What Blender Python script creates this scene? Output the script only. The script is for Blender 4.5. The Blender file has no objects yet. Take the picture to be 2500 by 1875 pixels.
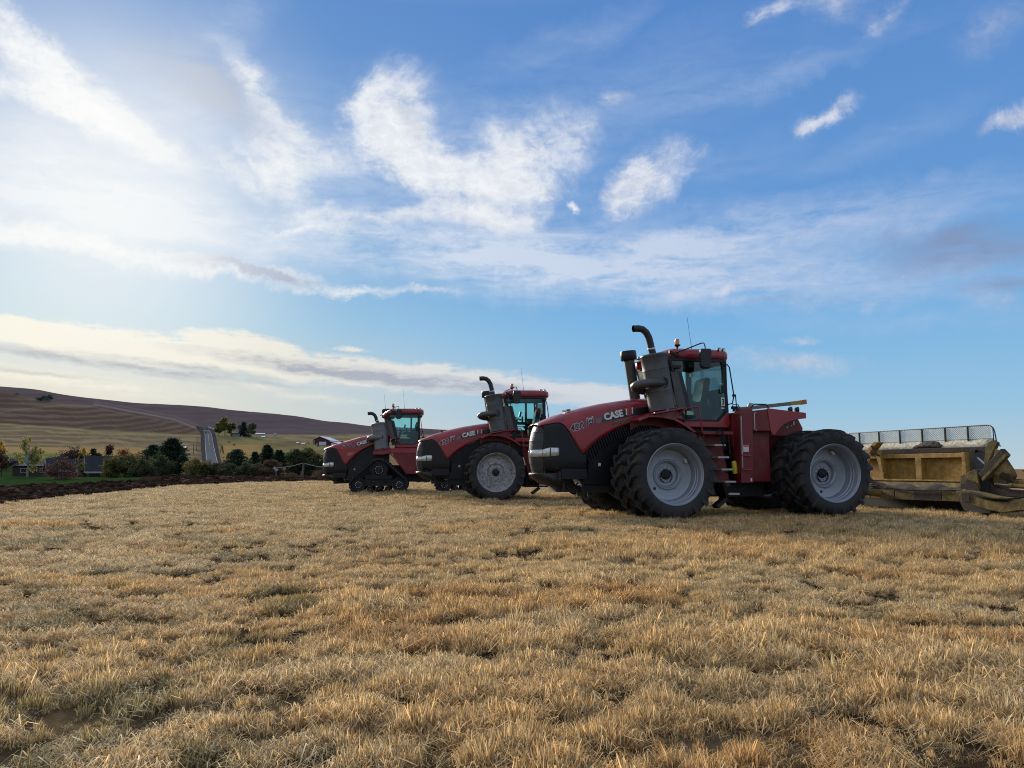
import bpy, math, random
import numpy as np
from mathutils import Vector, Matrix, noise as mnoise
random.seed(7); RNG = np.random.default_rng(7)
sc = bpy.context.scene
R = math.radians

# ---------------------------------------------------------------- camera
EYE = 1.06
FPX = 1889.0                      # focal length in pixels of the 2500 px wide photograph
PITCH = math.atan((1145 - 937.5) / FPX)
cam_d = bpy.data.cameras.new('camera'); cam = bpy.data.objects.new('camera', cam_d)
sc.collection.objects.link(cam); sc.camera = cam
cam_d.sensor_width = 36; cam_d.lens = FPX / 2500 * 36
cam.location = (0, 0, EYE); cam.rotation_euler = (math.pi / 2 + PITCH, 0, 0)
cam_d.clip_start = 0.1; cam_d.clip_end = 20000

def ray(px, py):
    x = (px - 1250) / FPX; y = -(py - 937.5) / FPX
    c, s = math.cos(PITCH), math.sin(PITCH)
    return Vector((x, c - y * s, s + y * c))
def at(px, py, Y):                # the point seen there at forward distance Y
    d = ray(px, py); return d * (Y / d.y) + Vector((0, 0, EYE))

# ---------------------------------------------------------------- colour management
vs = sc.view_settings
vs.view_transform = 'Standard'; vs.look = 'None'; vs.exposure = 0.0; vs.gamma = 1; vs.use_curve_mapping = False
sc.cycles.max_bounces = 8; sc.cycles.diffuse_bounces = 3; sc.cycles.glossy_bounces = 3
sc.cycles.transparent_max_bounces = 16; sc.cycles.transmission_bounces = 4
sc.cycles.filter_width = 1.05
sc.cycles.use_denoising = True
sc.cycles.denoiser = 'OPENIMAGEDENOISE'; sc.cycles.denoising_prefilter = 'NONE'
sc.cycles.caustics_reflective = False; sc.cycles.caustics_refractive = False

# ---------------------------------------------------------------- node helpers
class NT:
    def __init__(s, tree): s.t = tree; s.n = tree.nodes; s.l = tree.links
    def new(s, typ, **kw):
        n = s.n.new(typ)
        for k, v in kw.items(): setattr(n, k, v)
        return n
    def put(s, sock, v):
        if isinstance(v, bpy.types.NodeSocket): s.l.new(v, sock)
        elif v is not None: sock.default_value = v
    def m(s, op, a, b=None, c=None, clamp=False):
        n = s.new('ShaderNodeMath', operation=op); n.use_clamp = clamp
        s.put(n.inputs[0], a)
        if b is not None: s.put(n.inputs[1], b)
        if c is not None: s.put(n.inputs[2], c)
        return n.outputs[0]
    def vm(s, op, a, b=None):
        n = s.new('ShaderNodeVectorMath', operation=op); s.put(n.inputs[0], a)
        if b is not None: s.put(n.inputs[1], b)
        return n.outputs[0]
    def ramp(s, f, lo, hi, a=0.0, b=1.0, smooth=False):
        n = s.new('ShaderNodeMapRange'); n.clamp = True
        if smooth: n.interpolation_type = 'SMOOTHSTEP'
        s.put(n.inputs[0], f); n.inputs[1].default_value = lo; n.inputs[2].default_value = hi
        n.inputs[3].default_value = a; n.inputs[4].default_value = b
        return n.outputs[0]
    def mix(s, f, a, b, mode='MIX'):
        n = s.new('ShaderNodeMix', data_type='RGBA', blend_type=mode)
        s.put(n.inputs[0], f); s.put(n.inputs[6], col(a)); s.put(n.inputs[7], col(b))
        return n.outputs[2]
    def noise(s, vec, scale, detail=4, rough=0.55, dist=0.0, color=False):
        n = s.new('ShaderNodeTexNoise'); s.put(n.inputs['Vector'], vec)
        n.inputs['Scale'].default_value = scale; n.inputs['Detail'].default_value = detail
        n.inputs['Roughness'].default_value = rough; n.inputs['Distortion'].default_value = dist
        return n.outputs['Color'] if color else n.outputs['Fac']
    def mapping(s, vec, loc=(0, 0, 0), rot=(0, 0, 0), scale=(1, 1, 1), kind='POINT'):
        n = s.new('ShaderNodeMapping', vector_type=kind); s.put(n.inputs[0], vec)
        n.inputs[1].default_value = loc; n.inputs[2].default_value = rot; n.inputs[3].default_value = scale
        return n.outputs[0]
    def crush(s, f, stops):
        n = s.new('ShaderNodeValToRGB'); s.put(n.inputs[0], f); cr = n.color_ramp
        while len(cr.elements) < len(stops): cr.elements.new(0.5)
        for e, (p, c) in zip(cr.elements, stops): e.position = p; e.color = (*c, 1)
        return n.outputs[0]
def col(c):
    if isinstance(c, (tuple, list)) and len(c) == 3: return (*c, 1)
    return c
def lin(r, g, b):                 # 0-255 display value to linear
    f = lambda v: (v / 255 / 12.92) if v / 255 <= 0.04045 else ((v / 255 + 0.055) / 1.055) ** 2.4
    return (f(r), f(g), f(b))

# ---------------------------------------------------------------- world: sky with its clouds, placed by direction
SUN_D = ray(250, 480).normalized()
SUN_EL = math.asin(SUN_D.z); SUN_AZ = math.atan2(SUN_D.x, SUN_D.y)
world = bpy.data.worlds.new('World'); sc.world = world; world.use_nodes = True
W = NT(world.node_tree); W.n.clear()
geo = W.new('ShaderNodeTexCoord').outputs['Generated']
sky = W.new('ShaderNodeTexSky', sky_type='NISHITA'); sky.sun_disc = False
sky.sun_elevation = SUN_EL; sky.sun_rotation = SUN_AZ
sky.air_density = 1.0; sky.dust_density = 0.6; sky.ozone_density = 2.0; sky.altitude = 300
W.l.new(geo, sky.inputs[0])
SKY_STRENGTH = 0.085
sep = W.new('ShaderNodeSeparateXYZ'); W.put(sep.inputs[0], geo)
X_, Y_, Z_ = sep.outputs
az = W.m('ARCTAN2', X_, Y_); el = W.m('ARCSINE', Z_)
cmb = W.new('ShaderNodeCombineXYZ'); W.put(cmb.inputs[0], az); W.put(cmb.inputs[1], el)
AE = cmb.outputs[0]
# seam-free noise is made in the direction itself, stretched along the cloud streaks
wn = W.noise(geo, 7.0, 6, 0.62, 0.6, color=True)
wofs = W.vm('MULTIPLY', W.vm('SUBTRACT', wn, (0.5, 0.5, 0.5)), (0.10, 0.075, 0.0))
wn2 = W.noise(geo, 28.0, 7, 0.66, 0.3, color=True)
wofs2 = W.vm('MULTIPLY', W.vm('SUBTRACT', wn2, (0.5, 0.5, 0.5)), (0.042, 0.024, 0.0))
AEW = W.vm('ADD', W.vm('ADD', AE, wofs), wofs2)
AEL = W.vm('ADD', W.vm('ADD', AE, W.vm('MULTIPLY', wofs, (0.9, 0.22, 0))), W.vm('MULTIPLY', wofs2, (1.0, 0.45, 0)))

def dir_ae(px, py):
    d = ray(px, py).normalized(); return Vector((math.atan2(d.x, d.y), math.asin(d.z)))
def blob(px, py, a, b, ang, vec):
    t = R(ang); c0 = dir_ae(px, py)
    e1 = dir_ae(px + math.cos(t) * a, py + math.sin(t) * a) - c0
    e2 = dir_ae(px - math.sin(t) * b, py + math.cos(t) * b) - c0
    th = math.atan2(e1.y, e1.x)
    m = W.mapping(vec, (c0.x, c0.y, 0), (0, 0, th), (e1.length, e2.length, 1), 'TEXTURE')
    g = W.new('ShaderNodeTexGradient', gradient_type='SPHERICAL'); W.put(g.inputs[0], m)
    return g.outputs['Fac']
def field(lst, vec):
    tot = None
    for px, py, a, b, ang, op in lst:
        g = blob(px, py, a, b, ang, vec)
        tot = W.m('MULTIPLY', g, op) if tot is None else W.m('MULTIPLY_ADD', g, op, tot)
    return tot
solid = [(40, 575, 300, 34, 7, .8), (300, 600, 260, 34, 8, .8), (620, 660, 260, 26, 10, .8), (560, 430, 110, 26, 25, .5), (610, 380, 120, 24, 40, .5), (720, 560, 110, 18, 3, .5), (70, 105, 250, 85, 35, 1.0), (50, 225, 270, 50, 22, .8), (970, 310, 180, 150, 80, 1.0), (1010, 400, 230, 100, 28, 1.0), (880, 240, 90, 60, -30, .7), (1280, 360, 210, 130, -15, 1.0), (1230, 440, 200, 70, 12, .8),
         (1575, 430, 170, 100, -30, 1.1), (1500, 470, 120, 60, -50, .7), (1140, 530, 250, 34, -1, .8), (690, 390, 150, 50, 50, .6), (640, 235, 150, 34, 42, .6), (2010, 275, 90, 26, -26, .8), (2480, 285, 120, 34, -22, .8), (230, 290, 230, 45, 33, .8),
         (1400, 505, 26, 16, -20, .8), (1870, 40, 70, 26, -28, .5), (2140, 55, 70, 30, -38, .5)]
puffs = [(70, 110, 260, 90, 35, .8), (60, 215, 300, 60, 24, .9), (230, 285, 280, 70, 33, 1.0), (390, 350, 230, 55, 35, 1.0),
         (60, 580, 340, 52, 7, 1.5), (330, 622, 330, 44, 10, 1.4), (600, 668, 330, 36, 10, 1.3), (880, 715, 200, 16, 2, 0.9), (1070, 722, 150, 16, 3, 0.8),
         (640, 220, 190, 60, 42, 0.85), (690, 330, 150, 60, 45, 0.8), (680, 430, 210, 90, 48, 1.0), (560, 400, 110, 34, 35, 0.9), (790, 370, 130, 70, 20, 0.8),
         (980, 330, 240, 165, 60, .7), (1010, 250, 150, 90, -40, 0.6), (1060, 440, 210, 70, 20, 1.0),
         (1290, 360, 240, 165, -25, .7), (1250, 450, 190, 60, 5, 0.9), (1560, 440, 190, 110, -35, .8),
         (1160, 525, 260, 46, -2, 1.1), (900, 540, 260, 36, 2, 0.85), (760, 570, 150, 26, 0, 0.8), (1230, 560, 120, 44, 0, 0.9),
         (1870, 38, 80, 36, -28, .75), (2010, 15, 150, 60, 12, .85), (2140, 55, 90, 40, -38, .75), (2440, 55, 210, 85, -28, .65),
         (2010, 275, 115, 34, -26, .95), (1950, 290, 50, 26, 0, 0.7), (2470, 285, 150, 42, -22, .95), (1495, 235, 85, 30, -22, 0.9), (1400, 505, 26, 18, -20, 1.0),
         (1755, 705, 60, 20, -15, 0.8), (1960, 828, 70, 16, 0, 0.7), (1930, 888, 240, 40, 2, 1.1), (2060, 730, 240, 26, -4, 0.6),
         (2450, 735, 200, 55, -5, 0.7), (200, 650, 160, 14, 5, 0.5)]
lowband = [(60, 822, 420, 46, 10, 1.5), (330, 848, 420, 46, 8, 1.6), (640, 884, 430, 44, 9, 1.4), (590, 832, 190, 26, 8, 1.5), (900, 905, 450, 40, 7, 1.1),
           (1200, 935, 480, 44, 6, 1.05), (1480, 965, 330, 34, 2, 0.9), (200, 930, 500, 34, 8, 0.55), (700, 955, 460, 24, 8, 0.45), (860, 852, 60, 10, 4, 0.8)]
veils = [(230, 440, 420, 160, 8, 1.4), (60, 500, 460, 100, 6, 1.0), (480, 560, 420, 95, 10, 1.1), (480, 300, 380, 120, 30, 0.5), (800, 420, 240, 120, 30, .5), (1230, 645, 760, 125, 1, 1.1), (1650, 630, 640, 140, -6, 0.95), (1000, 600, 520, 90, 8, .6), (1500, 250, 700, 160, -20, .3),
         (1080, 400, 520, 220, 10, 0.5), (1900, 560, 520, 70, -16, 0.6), (2250, 520, 480, 90, -17, 0.75), (1900, 700, 700, 90, -3, 0.75), (2300, 670, 480, 90, -6, 0.6),
         (1420, 80, 400, 60, -30, 0.28), (1900, 190, 560, 40, -22, 0.35), (2150, 340, 420, 60, -24, 0.3), (560, 60, 380, 110, -60, 0.3), (2200, 790, 560, 36, -2, 0.35), (1750, 420, 300, 90, -25, 0.25)]
greys = [(470, 195, 260, 95, 28, 0.95), (560, 250, 200, 50, 25, 0.5), (560, 650, 240, 24, 13, 1.1), (660, 672, 120, 12, 16, 0.9), (2360, 610, 330, 80, -6, 0.95), (1900, 735, 120, 12, 0, 0.4),
         (2460, 700, 170, 30, -8, 0.6), (1000, 300, 90, 60, 60, 0.35)]
lowgrey = [(150, 872, 520, 17, 9, 1.5), (420, 890, 330, 15, 7, 1.2), (720, 895, 380, 22, 8, 1.3), (1000, 925, 420, 26, 7, 1.2), (1200, 948, 330, 22, 6, 1.0), (500, 917, 330, 9, 6, 1.0), (60, 905, 300, 8, 6, 0.9)]
streak = W.mapping(geo, rot=(0, 0, 0.0), scale=(1.0, 1.0, 4.5))
nA = W.noise(W.vm('ADD', geo, W.vm('MULTIPLY', W.vm('SUBTRACT', wn, (0.5, 0.5, 0.5)), (0.08, 0.08, 0.08))), 11.0, 9, 0.62, 0.2)
nB = W.noise(W.mapping(geo, rot=(0.25, 0.3, 0.0), scale=(1.0, 1.4, 5.0)), 9.0, 8, 0.60, 0.5)
nC = W.noise(W.mapping(geo, scale=(1.0, 1.0, 7.0)), 14.0, 8, 0.60, 0.3)
Dp = field(puffs, AEW); Ds = field(solid, AEW); Dl = field(lowband, AEL); Dv = field(veils, AEW); Dg = field(greys, AEW); Dlg = field(lowgrey, AEL)
nD = W.noise(W.mapping(W.vm('ADD', geo, W.vm('MULTIPLY', W.vm('SUBTRACT', wn2, (0.5, 0.5, 0.5)), (0.03, 0.03, 0.03))), rot=(0.5, 0.35, 0.2), scale=(1.0, 1.0, 2.6)), 46.0, 7, 0.62, 0.4)
nAD = W.m('MULTIPLY_ADD', nD, 0.8, W.m('MULTIPLY', nA, 2.3))                       # about 1.85 on average
aP = W.ramp(W.m('MULTIPLY', Dp, W.m('SUBTRACT', nAD, 0.80)), 0.02, 0.98, 0, 0.90, True)
nE = W.noise(W.mapping(geo, scale=(1.0, 1.0, 3.0)), 60.0, 6, 0.6, 0.4)
nCE = W.m('MULTIPLY_ADD', nE, 1.2, W.m('MULTIPLY', nC, 2.0))
aS = W.ramp(W.m('MULTIPLY', Ds, W.m('SUBTRACT', nAD, 0.55)), 0.06, 0.95, 0, 0.90, True)
aL = W.ramp(W.m('MULTIPLY', Dl, W.m('SUBTRACT', nCE, 0.95)), 0.04, 0.55, 0, 1, True)
aV = W.ramp(W.m('MULTIPLY', Dv, W.m('MULTIPLY_ADD', nD, 1.2, W.m('MULTIPLY_ADD', nB, 2.8, -1.15))), 0.0, 1.45, 0, 0.92)
aG = W.ramp(W.m('MULTIPLY', Dg, W.m('MULTIPLY_ADD', nB, 2.6, -0.5)), 0.03, 0.85, 0, 0.95)
aLG = W.ramp(W.m('MULTIPLY', Dlg, W.m('SUBTRACT', nCE, 1.0)), 0.05, 0.95, 0, 0.8)
# thin cloud is also added all round, out of view, to raise ambient light
# clear-sky colour: Nishita, a little deeper blue as the photograph has it
skyc = W.vm('MULTIPLY', sky.outputs[0], (SKY_STRENGTH, SKY_STRENGTH, SKY_STRENGTH))
clear = None
sunprox = W.new('ShaderNodeVectorMath', operation='DOT_PRODUCT'); W.put(sunprox.inputs[0], geo); sunprox.inputs[1].default_value = SUN_D
sp = sunprox.outputs['Value']
spn = W.ramp(sp, 0.55, 1.0, 0, 1)                       # 0 far from the sun .. 1 at it
spn2 = W.m('POWER', spn, 3.0)
el_n = W.ramp(el, 0.0, 0.62, 0, 1)
grad = W.crush(el_n, [(0.0, lin(186, 205, 214)), (0.12, lin(150, 195, 225)), (0.30, lin(120, 178, 226)), (0.52, lin(102, 154, 214)), (1.0, lin(84, 132, 200))])
warm = W.crush(el_n, [(0.0, lin(226, 212, 188)), (0.16, lin(222, 219, 205)), (0.28, lin(176, 208, 222)), (0.40, lin(142, 188, 222)), (0.62, lin(120, 164, 216)), (1.0, lin(98, 144, 204))])
azf = W.ramp(W.ramp(az, -0.62, 0.25, 0, 1), 0.0, 1.0, 1.0, 0.0, True)
gradc = W.mix(azf, grad, warm)
clear = W.mix(0.96, skyc, gradc)
cloud_lit = W.mix(spn, lin(192, 202, 226), lin(248, 249, 250))
c1 = W.mix(aV, clear, W.mix(W.m('MULTIPLY', spn, 0.9), lin(178, 195, 226), lin(222, 231, 243)))
c2 = W.mix(aP, c1, W.mix(W.ramp(nA, 0.35, 0.7), W.mix(spn, lin(168, 178, 205), lin(222, 228, 236)), cloud_lit))
c2 = W.mix(aS, c2, W.mix(W.ramp(W.m('MULTIPLY_ADD', nD, 0.6, W.m('MULTIPLY', nA, 0.6)), 0.46, 0.72), W.mix(spn, lin(178, 188, 214), lin(226, 231, 238)), W.mix(spn, lin(214, 221, 236), lin(250, 251, 252))))
c3 = W.mix(aG, c2, W.mix(spn, lin(132, 148, 184), lin(160, 174, 200)))
lowlit = W.mix(azf, lin(205, 212, 222), lin(248, 242, 222))
c4 = W.mix(aL, c3, lowlit)
c5 = W.mix(aLG, c4, W.mix(azf, lin(168, 180, 204), lin(150, 154, 166)))
# unseen broken cloud added beyond the view, brightening the ground and near sides
oaz = W.ramp(W.m('ABSOLUTE', az), 0.66, 0.95); oel = W.ramp(el, 0.56, 0.75)
outf = W.m('MAXIMUM', oaz, oel)
nO = W.noise(geo, 2.2, 8, 0.62, 0.6)
aO = W.m('MULTIPLY', W.ramp(nO, 0.38, 0.62, 0, 0.85, True), W.m('MULTIPLY', outf, W.ramp(el, 0.02, 0.2)))
c5 = W.mix(aO, c5, W.mix(W.ramp(nA, 0.35, 0.65), lin(198, 205, 220), lin(246, 246, 246)))
glow = W.m('MULTIPLY', W.m('POWER', W.ramp(sp, 0.94, 1.0), 3.0), 0.75)
c6 = W.mix(glow, c5, lin(255, 255, 252))
bg = W.new('ShaderNodeBackground'); W.put(bg.inputs[0], c6); bg.inputs[1].default_value = 1.0
wo = W.new('ShaderNodeOutputWorld'); W.l.new(bg.outputs[0], wo.inputs[0])
world.cycles.sampling_method = 'MANUAL'; world.cycles.sample_map_resolution = 1024
# ---------------------------------------------------------------- the veiled sun, behind and left of the tractors
sun_d = bpy.data.lights.new('sun', 'SUN'); sun = bpy.data.objects.new('sun', sun_d); sc.collection.objects.link(sun)
sun_d.energy = 4.9; sun_d.angle = R(11); sun_d.color = (1.0, 0.91, 0.78)
sun.rotation_euler = Vector((-SUN_D.x, -SUN_D.y, -SUN_D.z)).to_track_quat('-Z', 'Y').to_euler()

# ---------------------------------------------------------------- object helpers
def link(o, parent=None):
    sc.collection.objects.link(o)
    if parent is not None: o.parent = parent
    return o
def tag(o, label=None, cat=None, group=None, kind=None):
    if label: o['label'] = label
    if cat: o['category'] = cat
    if group: o['group'] = group
    if kind: o['kind'] = kind
    return o
def empty(name, loc=(0, 0, 0), rz=0.0):
    o = bpy.data.objects.new(name, None); o.location = loc; o.rotation_euler = (0, 0, rz)
    o.empty_display_size = 0.3
    return link(o)
def copy_tree(o, parent=None):
    c = o.copy(); sc.collection.objects.link(c)
    if parent is not None: c.parent = parent
    for ch in list(o.children): copy_tree(ch, c)
    return c

class MB:
    """collects polygons and links them as ONE mesh object"""
    def __init__(s): s.v = []; s.f = []; s.sm = []
    def add(s, vs_, fs, smooth=False):
        b = len(s.v); s.v += [tuple(v) for v in vs_]
        for f in fs: s.f.append([b + i for i in f]); s.sm.append(smooth)
        return s
    def box(s, x0, x1, y0, y1, z0, z1):
        x0, x1 = sorted((x0, x1)); y0, y1 = sorted((y0, y1)); z0, z1 = sorted((z0, z1))
        v = [(x, y, z) for x in (x0, x1) for y in (y0, y1) for z in (z0, z1)]
        return s.add(v, [(0, 1, 3, 2), (4, 6, 7, 5), (0, 4, 5, 1), (2, 3, 7, 6), (0, 2, 6, 4), (1, 5, 7, 3)])
    def obox(s, c, ax, ay, az_):          # oriented box: centre and three half-axis vectors
        c, ax, ay, az_ = map(Vector, (c, ax, ay, az_))
        v = [c + ax * i + ay * j + az_ * k for i in (-1, 1) for j in (-1, 1) for k in (-1, 1)]
        return s.add(v, [(0, 1, 3, 2), (4, 6, 7, 5), (0, 4, 5, 1), (2, 3, 7, 6), (0, 2, 6, 4), (1, 5, 7, 3)])
    def prism(s, outline, y0, y1, taper=None):    # x,z outline extruded in y
        n = len(outline)
        if sum(outline[i][0] * outline[(i + 1) % n][1] - outline[(i + 1) % n][0] * outline[i][1] for i in range(n)) < 0: outline = outline[::-1]
        v = [(x, y0, z) for x, z in outline] + [(x, y1, z) for x, z in outline]
        lo, hi = (y0, y1) if y0 < y1 else (y1, y0)
        fs = [[i for i in range(n)], [n + i for i in range(n)][::-1]] + [(i, n + i, n + (i + 1) % n, (i + 1) % n) for i in range(n)]
        if y0 > y1: fs = [list(f)[::-1] for f in fs]
        return s.add(v, fs)
    def bar(s, a, b, w, h=None, up=(0, 0, 1)):
        h = h or w; a, b = Vector(a), Vector(b); d = b - a
        u = Vector(up); side = d.cross(u)
        if side.length < 1e-6: side = d.cross(Vector((1, 0, 0)))
        side.normalize(); u = side.cross(d).normalized()
        return s.obox((a + b) / 2, d / 2, side * w / 2, u * h / 2)
    def tube(s, path, r, n=10, caps=True, smooth=True):
        path = [Vector(p) for p in path]; rs = r if isinstance(r, (list, tuple)) else [r] * len(path)
        rings = []; prev = None
        for i, p in enumerate(path):
            d = (path[min(i + 1, len(path) - 1)] - path[max(i - 1, 0)]).normalized()
            if prev is None:
                u = Vector((0, 0, 1)) if abs(d.z) < .9 else Vector((1, 0, 0))
                u = (u - d * u.dot(d)).normalized()
            else: u = (prev - d * prev.dot(d)).normalized()
            prev = u; w = d.cross(u)
            rings.append([p + (u * math.cos(2 * math.pi * k / n) + w * math.sin(2 * math.pi * k / n)) * rs[i] for k in range(n)])
        v = [q for rg in rings for q in rg]; fs = []
        for i in range(len(path) - 1):
            for k in range(n): fs.append((i * n + k, i * n + (k + 1) % n, (i + 1) * n + (k + 1) % n, (i + 1) * n + k))
        s.add(v, fs, smooth)
        if caps: s.add(rings[0], [list(range(n))[::-1]]); s.add(rings[-1], [list(range(n))])
        return s
    def lathe_y(s, prof, c=(0, 0, 0), n=48, smooth=True, a0=0, a1=2 * math.pi):   # profile of (radius, y)
        full = abs(a1 - a0 - 2 * math.pi) < 1e-6; m = n if full else n + 1; v = []
        for r, y in prof:
            for k in range(m):
                a = a0 + (a1 - a0) * k / n; v.append((c[0] + r * math.sin(a), c[1] + y, c[2] + r * math.cos(a)))
        fs = []
        for i in range(len(prof) - 1):
            for k in range(n): k2 = (k + 1) % m; fs.append((i * m + k, (i + 1) * m + k, (i + 1) * m + k2, i * m + k2))
        return s.add(v, fs, smooth)
    def lathe_ax(s, prof, a, d, n=32, smooth=True):     # profile (radius, t) about axis a + d*t
        a = Vector(a); d = Vector(d).normalized(); u = d.orthogonal().normalized(); w = d.cross(u); v = []
        for r, t in prof:
            for k in range(n):
                q = 2 * math.pi * k / n; v.append(a + d * t + (u * math.cos(q) + w * math.sin(q)) * r)
        fs = []
        for i in range(len(prof) - 1):
            for k in range(n): k2 = (k + 1) % n; fs.append((i * n + k, i * n + k2, (i + 1) * n + k2, (i + 1) * n + k))
        return s.add(v, fs, smooth)
    def grid(s, rows, smooth=True, flip=False):           # rows of equally many points
        n = len(rows[0]); v = [p for r_ in rows for p in r_]; fs = []
        for i in range(len(rows) - 1):
            for k in range(n - 1):
                f = (i * n + k, i * n + k + 1, (i + 1) * n + k + 1, (i + 1) * n + k); fs.append(f[::-1] if flip else f)
        return s.add(v, fs, smooth)
    def build(s, name, mat, parent=None, bevel=0, solid=0, mirror=False):
        me = bpy.data.meshes.new(name)
        vv = s.v; ff = s.f; sm = s.sm
        if mirror:
            b = len(vv); vv = vv + [(x, -y, z) for x, y, z in vv]; ff = ff + [[b + i for i in f][::-1] for f in ff]; sm = sm + sm
        me.from_pydata([tuple(v) for v in vv], [], ff)
        me.polygons.foreach_set('use_smooth', sm); me.update()
        if any(sm): me.set_sharp_from_angle(angle=R(38))
        me.materials.append(mat)
        o = link(bpy.data.objects.new(name, me), parent)
        if solid: m = o.modifiers.new('solid', 'SOLIDIFY'); m.thickness = solid; m.offset = -1
        if bevel: m = o.modifiers.new('bevel', 'BEVEL'); m.width = bevel; m.segments = 2; m.limit_method = 'ANGLE'; m.angle_limit = R(40)
        return o
def np_mesh(name, V, F, mat, parent=None, smooth=False, attrs=None):
    """fast mesh from arrays; F (n,k) faces of equal size"""
    me = bpy.data.meshes.new(name); V = np.asarray(V, np.float32); F = np.asarray(F, np.int32)
    me.vertices.add(len(V)); me.vertices.foreach_set('co', V.ravel())
    me.loops.add(F.size); me.loops.foreach_set('vertex_index', F.ravel())
    me.polygons.add(len(F)); me.polygons.foreach_set('loop_start', np.arange(0, F.size, F.shape[1], dtype=np.int32))
    me.polygons.foreach_set('loop_total', np.full(len(F), F.shape[1], np.int32))
    if smooth: me.polygons.foreach_set('use_smooth', np.ones(len(F), bool))
    for k, a in (attrs or {}).items():
        a = np.asarray(a, np.float32)
        if a.ndim == 2:
            at_ = me.color_attributes.new(k, 'FLOAT_COLOR', 'POINT'); at_.data.foreach_set('color', np.c_[a, np.ones(len(a))].astype(np.float32).ravel())
        else:
            at_ = me.attributes.new(k, 'FLOAT', 'POINT'); at_.data.foreach_set('value', a)
    me.update(calc_edges=True); me.validate()
    me.materials.append(mat)
    return link(bpy.data.objects.new(name, me), parent)

# ---------------------------------------------------------------- materials
def mat(name, base, rough=0.6, metal=0.0, var=0.12, vscale=6.0, dust=None, dustamt=0.0, dscale=2.5, bump=0.0, bscale=60.0, coat=0.0, spec=0.5, coord='Object'):
    m = bpy.data.materials.new(name); m.use_nodes = True; t = NT(m.node_tree); b = t.n['Principled BSDF']
    tc = t.new('ShaderNodeTexCoord').outputs[coord]
    n1 = t.noise(tc, vscale, 5, 0.6)
    c = t.mix(t.ramp(n1, 0.3, 0.7), tuple(v * (1 - var) for v in base), tuple(min(1, v * (1 + var)) for v in base))
    if dust:
        n2 = t.noise(tc, dscale, 7, 0.65)
        f = t.m('MULTIPLY', t.ramp(n2, 0.62 - 0.3 * dustamt, 0.78 - 0.1 * dustamt), min(1, dustamt * 1.4))
        c = t.mix(f, c, dust)
        t.put(b.inputs['Roughness'], t.ramp(f, 0, 1, rough, 0.95))
    else: t.put(b.inputs['Roughness'], t.ramp(n1, 0.2, 0.8, rough * 0.85, min(1, rough * 1.15)))
    t.put(b.inputs['Base Color'], c); b.inputs['Metallic'].default_value = metal
    b.inputs['Specular IOR Level'].default_value = spec
    if coat: b.inputs['Coat Weight'].default_value = coat; b.inputs['Coat Roughness'].default_value = 0.12
    if bump:
        bn = t.new('ShaderNodeBump'); bn.inputs['Strength'].default_value = bump; bn.inputs['Distance'].default_value = 0.01
        t.put(bn.inputs['Height'], t.noise(tc, bscale, 5, 0.6)); t.l.new(bn.outputs[0], b.inputs['Normal'])
    return m
DUST = (0.16, 0.115, 0.075)
M = {}
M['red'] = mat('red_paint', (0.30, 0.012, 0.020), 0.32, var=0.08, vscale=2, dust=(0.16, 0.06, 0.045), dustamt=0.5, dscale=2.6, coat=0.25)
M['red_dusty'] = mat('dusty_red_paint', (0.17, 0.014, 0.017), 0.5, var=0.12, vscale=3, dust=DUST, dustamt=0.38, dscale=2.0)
M['black'] = mat('black_plastic', (0.006, 0.007, 0.010), 0.38, var=0.2, dust=(0.03, 0.027, 0.024), dustamt=0.25, dscale=3, spec=.35)
M['grille'] = mat('front_grille_plastic', (0.022, 0.024, 0.027), 0.5, var=0.2, bump=0.4, bscale=90)
M['dark'] = mat('dark_metal', (0.012, 0.012, 0.014), 0.6, var=0.3, dust=(0.05, 0.036, 0.025), dustamt=0.4, dscale=4)
M['tyre'] = mat('tyre_rubber', (0.014, 0.015, 0.017), 0.7, var=0.25, vscale=3, dust=(0.060, 0.048, 0.036), dustamt=0.6, dscale=2.5, bump=0.3, bscale=40)
M['rim'] = mat('silver_rim_paint', (0.31, 0.33, 0.37), 0.36, metal=0.3, var=0.06, dust=(0.24, 0.21, 0.18), dustamt=0.15, dscale=2)
M['rim_dirty'] = mat('mud_spotted_rim_paint', (0.42, 0.42, 0.42), 0.6, metal=0.1, var=0.1, dust=(0.08, 0.070, 0.062), dustamt=0.7, dscale=15)
M['can'] = mat('exhaust_steel', (0.075, 0.074, 0.073), 0.45, metal=0.3, var=0.25, vscale=2.2, dust=(0.10, 0.088, 0.072), dustamt=0.35, dscale=1.5)
M['can_light'] = mat('pale_exhaust_steel', (0.16, 0.16, 0.16), 0.5, metal=0.2, var=0.15, vscale=2.2, dust=(0.12, 0.105, 0.09), dustamt=0.3, dscale=1.5)
M['pipe'] = mat('exhaust_pipe', (0.028, 0.028, 0.030), 0.5, metal=0.2, var=0.2)
M['band'] = mat('clamp_steel', (0.5, 0.5, 0.5), 0.35, metal=0.8)
M['step'] = mat('step_edge_metal', (0.42, 0.41, 0.38), 0.55, var=0.2)
M['lamp'] = mat('lamp_lens', (0.62, 0.62, 0.58), 0.12, metal=0.25, var=0.25, vscale=14, coat=0.6)
M['white'] = mat('white_print', (0.62, 0.62, 0.60), 0.5, var=0.1)
M['silver'] = mat('silver_print', (0.72, 0.72, 0.73), 0.45, var=0.08)
M['ink'] = mat('black_print', (0.008, 0.008, 0.012), 0.4)
M['redprint'] = mat('dark_red_print', (0.66, 0.04, 0.05), 0.4)
M['gold'] = mat('faded_gold_print', (0.34, 0.20, 0.15), 0.5)
M['marker_yellow'] = mat('marker_yellow', (0.40, 0.26, 0.035), 0.5)
M['yellow'] = mat('yellow_plastic', (0.62, 0.48, 0.04), 0.45)
M['amber'] = mat('amber_lens', (0.80, 0.16, 0.01), 0.2, coat=0.5)
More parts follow.
